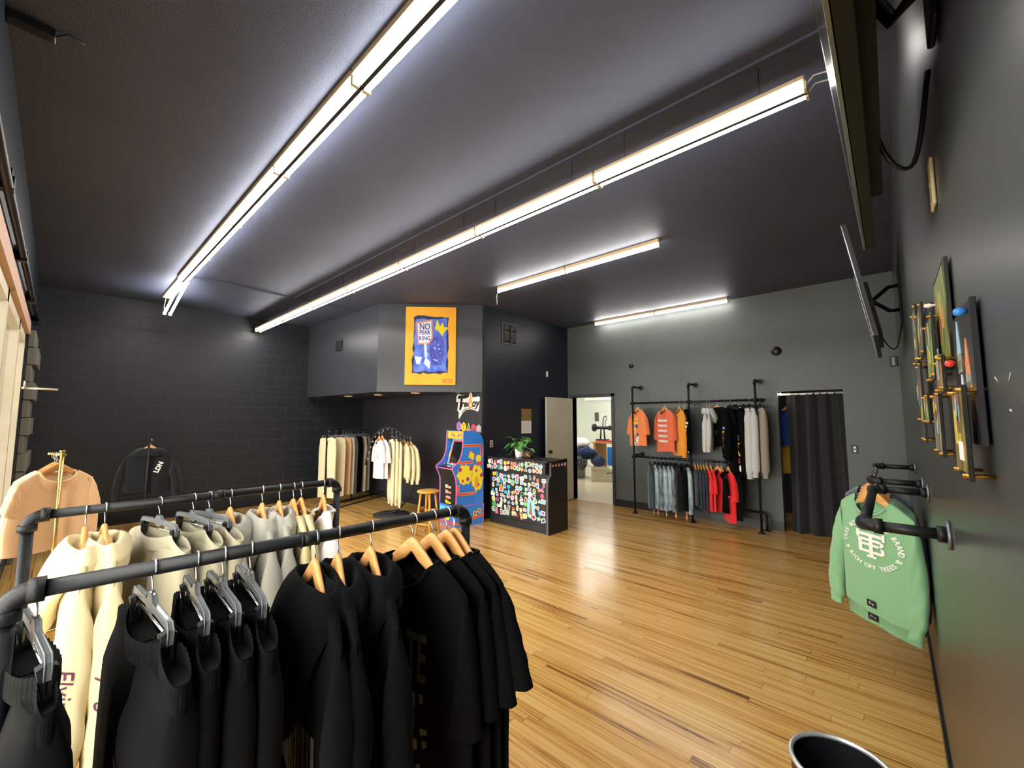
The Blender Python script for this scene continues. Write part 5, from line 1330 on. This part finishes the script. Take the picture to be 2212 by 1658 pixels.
for (k, yn, zt, zb, wd, c1, c2), w_ in zip(arts, awords):
    t = thing('acrylic_picture', w_ + ' on gold pegs', 'picture', (.086, yn, (zt + zb) / 2), 0, 'acrylic pictures on gold pegs'); hh = (zt - zb) / 2
    MB().box(-.003, .003, 0, wd, -hh, hh, bev=.001).build('panel', ACR, t)
    m = MB(); rr = random.Random(len(k) + ord(k[0])); yn, zt, zb, wd = yn * 1.147, 1.62 + (zt - 1.62) * 1.147, 1.62 + (zb - 1.62) * 1.147, wd * 1.147
    art = P('art_' + k, c1, .3, var=(16, c2, 0, (1, 2.2, .55)))
    m.box(-.0042, -.003, .012, wd - .012, -hh + .012, hh - .012); m.build('artwork', art, t)
    m = MB()
    for _ in range(5):
        y, z = rr.uniform(.02, wd - .05), rr.uniform(-hh * .7, hh * .5); w2, h2 = rr.uniform(.01, .03), rr.uniform(.02, .06)
        m.box(-.0048, -.0042, y, y + w2, z, z + h2, _ % 3)
    m.build('paint_strokes', [P('stroke_yellow', '#c9b84a', .4), P('stroke_blue', '#8fb8c6', .4), P('stroke_red', '#a8563a', .4)], t)
    if k == 'h': MB().box(-.0055, -.0042, .03, .07, -hh + .03, -hh + .06).build('white_label', WHITE, t)
    for y in (.012, wd - .012):
        for z in (-hh + .008, hh - .008):
            m = MB(); m.cyl((-.009, y, z), (.0255, y, z), .0034, n=8); m.build('peg', GOLD, t)
t = thing('acrylic_picture', 'tall slim picture of green drips and orange shapes fixed flat on the wall', 'picture', (.104, 1.26, 1.855), 0)
MB().box(-.004, .004, 0, .25, -.115, .112, bev=.001).build('panel', ACR, t)
m = MB(); m.box(-.0052, -.004, .01, .24, -.105, .1); m.build('artwork', P('art_drips', '#3b3f26', .4, var=(26, '#8f9a38', 0, (1, 2.5, .5))), t)
m = MB()
for y, z, w_, h_, mi in ((.06, -.03, .05, .05, 0), (.15, -.06, .04, .07, 1), (.11, .0, .02, .06, 2), (.19, .02, .025, .04, 1)): m.box(-.0058, -.0052, y, y + w_, z, z + h_, mi)
m.build('paint_shapes', [P('stroke_orange', '#c8803a', .4), P('stroke_red', '#a8563a', .4), P('stroke_lime', '#a9b93e', .4)], t)
for y, z, c in ((.23, .055, WHITE), (.03, -.1, P('yellow_pin', '#e0b32a', .35))):
    m = MB(); m.lathe([(0, -.022), (.004, -.02), (.006, -.012), (.003, -.005), (.003, 0)], 12); m.xf(Matrix.Translation((-.005, y, z)) @ Matrix.Rotation(R(-90), 4, 'Y') @ Matrix.Scale(-1, 4, (0, 0, 1))); m.build('pin', c, t)
t = thing('framed_picture', 'glossy dark picture of four flaming paint brushes, nearest the camera', 'picture', (.104, .955, 1.695), 0)
MB().box(-.004, .004, 0, .245, -.117, .117, bev=.001).build('panel', P('black_gloss', '#25252a', .2), t)
BR_ = [(.17, .045, '#9fc4d8', '#9aa67c'), (.075, .0, '#d68a5a', '#a7a89c'), (.16, -.055, '#dfe6ea', '#9aa88a'), (.05, -.08, '#e89a3c', '#a08a72')]
for y, z, cf, cb in BR_:
    m = MB(); fb = lambda a, b, d, y=y, z=z: (-.004 - d, y + a, z + b)
    m.prism([(-.024, -.035), (.024, -.035), (.022, .0), (-.022, .0)], fb, 0, .001, 0); m.prism([(-.022, .0), (.022, .0), (.012, .035), (.0, .062), (-.012, .035)], fb, 0, .001, 1)
    m.prism([(-.018, -.028), (.018, -.028), (.018, -.012), (-.018, -.012)], fb, .001, .0014, 2); m.build('painted_brush', [P('brush_' + cb[1:], cb, .5, var=(60, '#6f7366')), P('flame_' + cf[1:], cf, .4), P('brush_text', '#5f6258', .5)], t)
for y, z, c in ((.235, .035, P('red_pin', '#d8402f', .3)), (.03, .1, P('blue_pin', '#2f86d8', .3))):
    m = MB(); m.lathe([(0, -.016), (.005, -.0145), (.0075, -.008), (.005, -.002), (.002, 0)], 14); m.xf(Matrix.Translation((-.004, y, z)) @ Matrix.Rotation(R(-90), 4, 'Y') @ Matrix.Scale(-1, 4, (0, 0, 1))); m.build('round_pin', c, t)
t = thing('wall_plate', 'cream double outlet on the picture wall beside the near television', 'socket', (XR, 1.43, 2.2), R(-90))
MB().box(-.03, .03, -.008, -.001, -.06, .06, bev=.002).build('cover_plate', P('aged_plate', '#cdbf98', .5), t); 
for z in (-.025, .025): MB().box(-.012, .012, -.0095, -.008, z - .016, z + .016).build('insert', P('aged_insert', '#8f8262', .5), t)

# bin in the near corner
t = thing('waste_bin', 'round black bin with a chrome rim standing near the picture wall', 'bin', (-.165, 1.62, 0))
m = MB(); m.lathe([(0, .004), (.1, 0), (.104, .01), (.128, .6)], 40); m.lathe([(.122, .6), (.098, .03), (0, .028)], 40); m.build('body', P('bin_black', '#15161a', .35), t)
m = MB(); m.tube([(.126 * math.cos(a), .126 * math.sin(a), .604) for a in [2 * pi * k / 40 for k in range(40)]], .0075, 8, closed=True); m.build('rim', P('brushed_rim', '#e3e3e0', .3, .8), t)

# ------------------------------------------------------------------ fitting room curtain
t = thing('curtain', 'black pleated curtain across the fitting room opening', 'curtain', ((CX0 + CX1) / 2, YB + .05, 0))
cx = (CX0 + CX1) / 2
m = MB(); rows = []; n = 90
for j in range(13):
    q = j / 12; row = []
    for k in range(n + 1):
        u = k / n; x = lerp(-1.14, -.515 + .02 * q, u) - cx
        ph = u * 2 * pi * 3.6 + .6
        top = 1.99 + .03 * math.sin(ph)
        y = (.03 + .012 * q) * math.sin(ph) + .008 * math.sin(ph * 2.3 + q * 2)
        row.append((x + .012 * math.sin(q * 3 + u * 5), y - .02, lerp(top, .015, q)))
    rows.append(row)
vs = [p for r in rows for p in r] + [(p[0], p[1] + .004, p[2]) for r in rows for p in r]; N1 = n + 1; off = 13 * N1; fs = []
for j in range(12):
    for k in range(n):
        a = j * N1 + k; fs += [(a, a + 1, a + N1 + 1, a + N1), (off + a + N1, off + a + N1 + 1, off + a + 1, off + a)]
m.add(vs, fs, 0, True); m.build('fabric', cloth('curtain_black', '#26272a', sheen=.15), t)
t = thing('curtain_rod', 'pale rod across the top of the fitting room opening', 'curtain rod', (cx, YB + .05, 1.985))
MB().cyl((CX0 - cx + .002, 0, 0), (CX1 - cx - .002, 0, 0), .014, n=14).build('rod', P('rod_white', '#e9e4da', .35), t)
for s_ in (CX0 - cx, CX1 - cx - .012): MB().cyl((s_, 0, 0), (s_ + .012, 0, 0), .026, n=16).build('socket_cup', CHROME, t)
t = thing('rod_glint', 'tiny added glow for the glint at the fitting room rod end', 'light', (CX0 + .035, YB + .02, 1.99))  # added glow standing in for a bright reflection at the rod's end
MB().lathe([(0, -.02), (.014, -.014), (.02, 0), (.014, .014), (0, .02)], 14).build('glint_ball', P('glint_glow', '#ffe6d0', .5, emit=40), t)
MB().cyl((0, .0, .018), (0, .03, .04), .008, n=8).build('clip', BLK, t)  # small black piece added behind the glint
for (x, c, w_, z) in ((-1.3, cloth('royal_blue', '#23418a'), 'blue garment hanging inside the fitting room', 1.9), (-1.36, cloth('gold_cloth', '#a98a2c'), 'yellow garment hanging low inside the fitting room', 1.45)):
    p = (x + .1, YB + .55 + (.2 if z < 1.6 else 0), z)
    wood_hanger(p, R(30), 'wooden hanger inside the ' + w_, 'hangers in the fitting room', .175)
    put(tee_parts(c, 400, W=.2, L=.7, hem=.2, slen=.3, th=.04, fine=False), 't_shirt', w_, 't-shirt', p, R(30))

# ------------------------------------------------------------------ storeroom seen through the doorway
for k, y in enumerate((8.6, 10.0, 11.4)):  # middle strip is an extra light, added only to brighten the room
    strip(-7.2, -5.2, y, 2.25, True, 'strip light on the storeroom ceiling, %s from the doorway (second one added as fill)' % ORD[k], 'strip lights in the storeroom', hz=.05)
t = thing('carton', 'large white cardboard carton on the storeroom floor behind the doorway', 'box', (-5.75, 9.98, 0), R(32))
CARD = P('white_card', '#ddd6c0', .75)
MB().box(-.36, .36, -.25, .25, 0, .33, bev=.006).build('box_body', CARD, t)
m = MB(); m.add([(-.36, -.25, .33), (.1, -.25, .33), (.1, -.33, .39), (-.36, -.34, .38)], [(0, 1, 2, 3)]); m.add([(-.36, -.25, .33), (-.36, .25, .33), (-.45, .25, .38), (-.45, -.25, .37)], [(0, 1, 2, 3)]); m.build('flap', CARD, t)
m = MB(); tx = block_lines(1, .16, .03, .04, 3); m.add([(p[0] + .12, -.2512, p[1] + .2 + .15 * p[0]) for p in tx.v], tx.f); m.build('pen_mark', P('pen_blue', '#55607a', .7), t)
MB().box(-.3, -.24, -.2515, -.25, .25, .29).build('green_label', P('label_green', '#b8cc4a', .6), t)
t = thing('storage_bin', 'grey plastic tub of clothes on the storeroom floor beside the carton', 'bin', (-6.75, 10.0, 0), R(25))
MB().box(-.3, .3, -.24, .24, 0, .5, bev=.02).build('tub', P('grey_tub', '#8f9792', .5), t); MB().box(-.32, .32, -.26, .26, .5, .54, bev=.008).build('rim', P('grey_tub_dark', '#6f7773', .5), t)
def heap(name, label, cat_, loc, rx, ry, rz_, mat, sd_, grp):
    m = MB(); rings = []; n = 20
    for j in range(11):
        q = j / 10; a = pi * q; row = []
        for k in range(n):
            b = 2 * pi * k / n; f_ = 1 + .22 * nz3(math.cos(b) * 1.7 + sd_, math.sin(b) * 1.7, q * 3) + .08 * nz3(math.cos(b) * 5 + sd_, math.sin(b) * 5, q * 8)
            row.append((rx * math.sin(a) * math.cos(b) * f_, ry * math.sin(a) * math.sin(b) * f_, rz_ * (1 - math.cos(a)) * .5 * f_))
        rings.append(row)
    m.loops(rings, 0, True); o = m.build(name, mat); o.location = loc; tag(o, label, cat_, grp)
G_ = 'piled clothes in the storeroom'
heap('clothes_pile', 'white crumpled clothes on top of the storeroom pile', 'clothes', (-6.62, 10.05, .78), .34, .25, .3, C_WHITE, 1, G_)
heap('clothes_pile', 'dark navy bundle in the middle of the storeroom pile', 'clothes', (-6.35, 9.95, .5), .36, .25, .36, cloth('navy_bundle', '#232f55'), 2, G_)
heap('clothes_pile', 'pale green garment spilling from the storeroom tub', 'clothes', (-6.8, 9.8, .52), .3, .2, .22, cloth('pale_green', '#a9b58e'), 3, G_)
heap('clothes_pile', 'folded blue jeans bundle on the storeroom carton', 'clothes', (-5.95, 10.0, .34), .2, .16, .3, C_DEN[1] if False else cloth('indigo', '#33425f'), 4, G_)
heap('clothes_pile', 'black printed shirt draped over the tub in the storeroom', 'clothes', (-6.4, 9.72, .22), .26, .14, .4, cloth('black_print', '#1d1e22', var=(18, '#6a6a70')), 5, G_)
t = thing('workbench', 'wooden workbench behind the carton in the storeroom', 'table', (-5.75, 10.9, 0), 0)
MB().box(-.75, .75, -.35, .35, .93, .97, bev=.004).build('bench_top', P('bench_wood', '#b98b52', .5), t)
for x in (-.7, .1, .64): MB().box(x, x + .06, -.33, .33, 0, .93).build('bench_side', P('bench_orange', '#c58d45', .5), t)
tag(MB().box(-5.95, -5.6, 10.48, 10.52, .33, .84, bev=.004).build('blue_board', P('blue_board', '#2f78c8', .5)), 'bright blue board leaning behind the carton in the storeroom', 'board')
tag(MB().box(-6.4, -5.95, 10.62, 10.9, .972, 1.01, bev=.004).build('red_tray', P('red_tray', '#c8402f', .5)), 'red tray under the black machine on the storeroom workbench', 'tray')
t = thing('bench_press', 'black hand press with round ends and tall lever on the storeroom workbench', 'machine', (-6.25, 10.75, 1.01), 0)
BM = P('press_black', '#1c1d20', .45)
MB().box(-.16, .16, -.12, .12, 0, .03, bev=.004).build('base', BM, t)
m = MB(); m.cyl((-.06, 0, .03), (-.04, 0, .36), .022, n=10); m.cyl((.08, 0, .03), (.05, 0, .36), .022, n=10); m.build('frame', BM, t)
m = MB(); m.cyl((-.2, 0, .36), (.24, 0, .36), .045, n=14); m.build('cross_head', BM, t)
for x, r_ in ((-.26, .11), (.25, .07)):
    m = MB(); m.cyl((x - .03, 0, .36), (x + .03, 0, .36), r_, n=22); m.build('drum', BM, t)
m = MB(); m.tube(cat([(.02, 0, .38), (.03, .0, .55), (.06, 0, .66), (.16, 0, .7)], 5), .015, 8); m.tube(cat([(.1, 0, .38), (.11, .0, .52), (.16, 0, .66)], 4), .01, 8); m.build('lever', BM, t)
t = thing('tape_dispenser', 'black tape dispenser on the storeroom workbench beside the press', 'dispenser', (-5.5, 10.75, .97), 0)
MB().box(-.12, .12, -.05, .05, 0, .05, bev=.006).build('base', BLK, t); m = MB(); m.cyl((0, -.03, .09), (0, .03, .09), .07, n=20); m.build('roll', BLK, t)
tag(MB().box(-7.6, -7.45, 12.58, 12.599, 1.55, 1.85, bev=.003).build('wall_box', P('grey_box', '#4a4d50', .5)), 'dark small box fixed on the storeroom wall by the door edge', 'wall box')

# ------------------------------------------------------------------ front wall fittings
for k, (z, y_, r_) in enumerate(((2.83, -.245, .014), (2.79, -.235, .02))):
    m = MB(); m.tube([(-8.2, y_, z + .08), (-6, y_, z + .02), (-3, y_, z - .02), (-.6, y_, z - .02)], r_, 8)
    for x in (-7.6, -6.2, -4.6, -3.2): m.box(x - .03, x + .03, YF + .002, y_ + .02, z - .03, z + .04)
    tag(m.build('conduit_pipe', BLKMETAL), ['thin black conduit along the wall above the shop window', 'thicker black conduit just below the thin one above the shop window'][k], 'pipe')
t = thing('window_opener', 'pale lever arm sticking out from the shop window frame', 'handle', (-7.05, YF, 1.965), 0)
MB().cyl((0, .0, 0), (.02, .27, -.01), .011, n=10).build('lever', CREAM, t); MB().cyl((0, .012, .03), (0, .025, .03), .045, n=18).build('round_plate', CREAM, t)
t = thing('ceiling_bar', 'short black bar fixed to the ceiling above the shop window', 'ceiling bar', (-2.97, -.22, H), R(0))
MB().box(-.03, .03, -.06, .1, -.045, -.001, bev=.004).build('bar', BLK, t)
MB().tube([(0, .1, -.02), (.05, .14, -.01), (.02, .2, -.004)], .004, 6).build('wire', BLK, t)

# ------------------------------------------------------------------ world, camera, render look
w = bpy.data.worlds.new('sky'); S.world = w; w.use_nodes = True
wb = w.node_tree.nodes['Background']; wb.inputs[0].default_value = (1, .97, .9, 1); wb.inputs[1].default_value = 9.5
f_px = 895.0
cam = bpy.data.cameras.new('camera'); cam.sensor_fit = 'HORIZONTAL'; cam.sensor_width = 36; cam.lens = f_px / 2212 * 36; cam.clip_start = .01
co = bpy.data.objects.new('camera', cam); COL.objects.link(co); S.camera = co
co.location = (0, 0, 1.62); co.rotation_euler = (R(90) + math.atan(76 / 895), 0, R(42.39))
S.view_settings.view_transform = 'Standard'; S.view_settings.look = 'None'; S.view_settings.gamma = 1; S.view_settings.exposure = 0.2
S.view_settings.use_curve_mapping = False
cy = S.cycles
cy.use_light_tree = False; cy.max_bounces = 5; cy.diffuse_bounces = 3; cy.glossy_bounces = 3; cy.transmission_bounces = 4; cy.transparent_max_bounces = 8
cy.caustics_reflective = False; cy.caustics_refractive = False; cy.sample_clamp_indirect = 6
cy.use_adaptive_sampling = True; cy.adaptive_threshold = .03
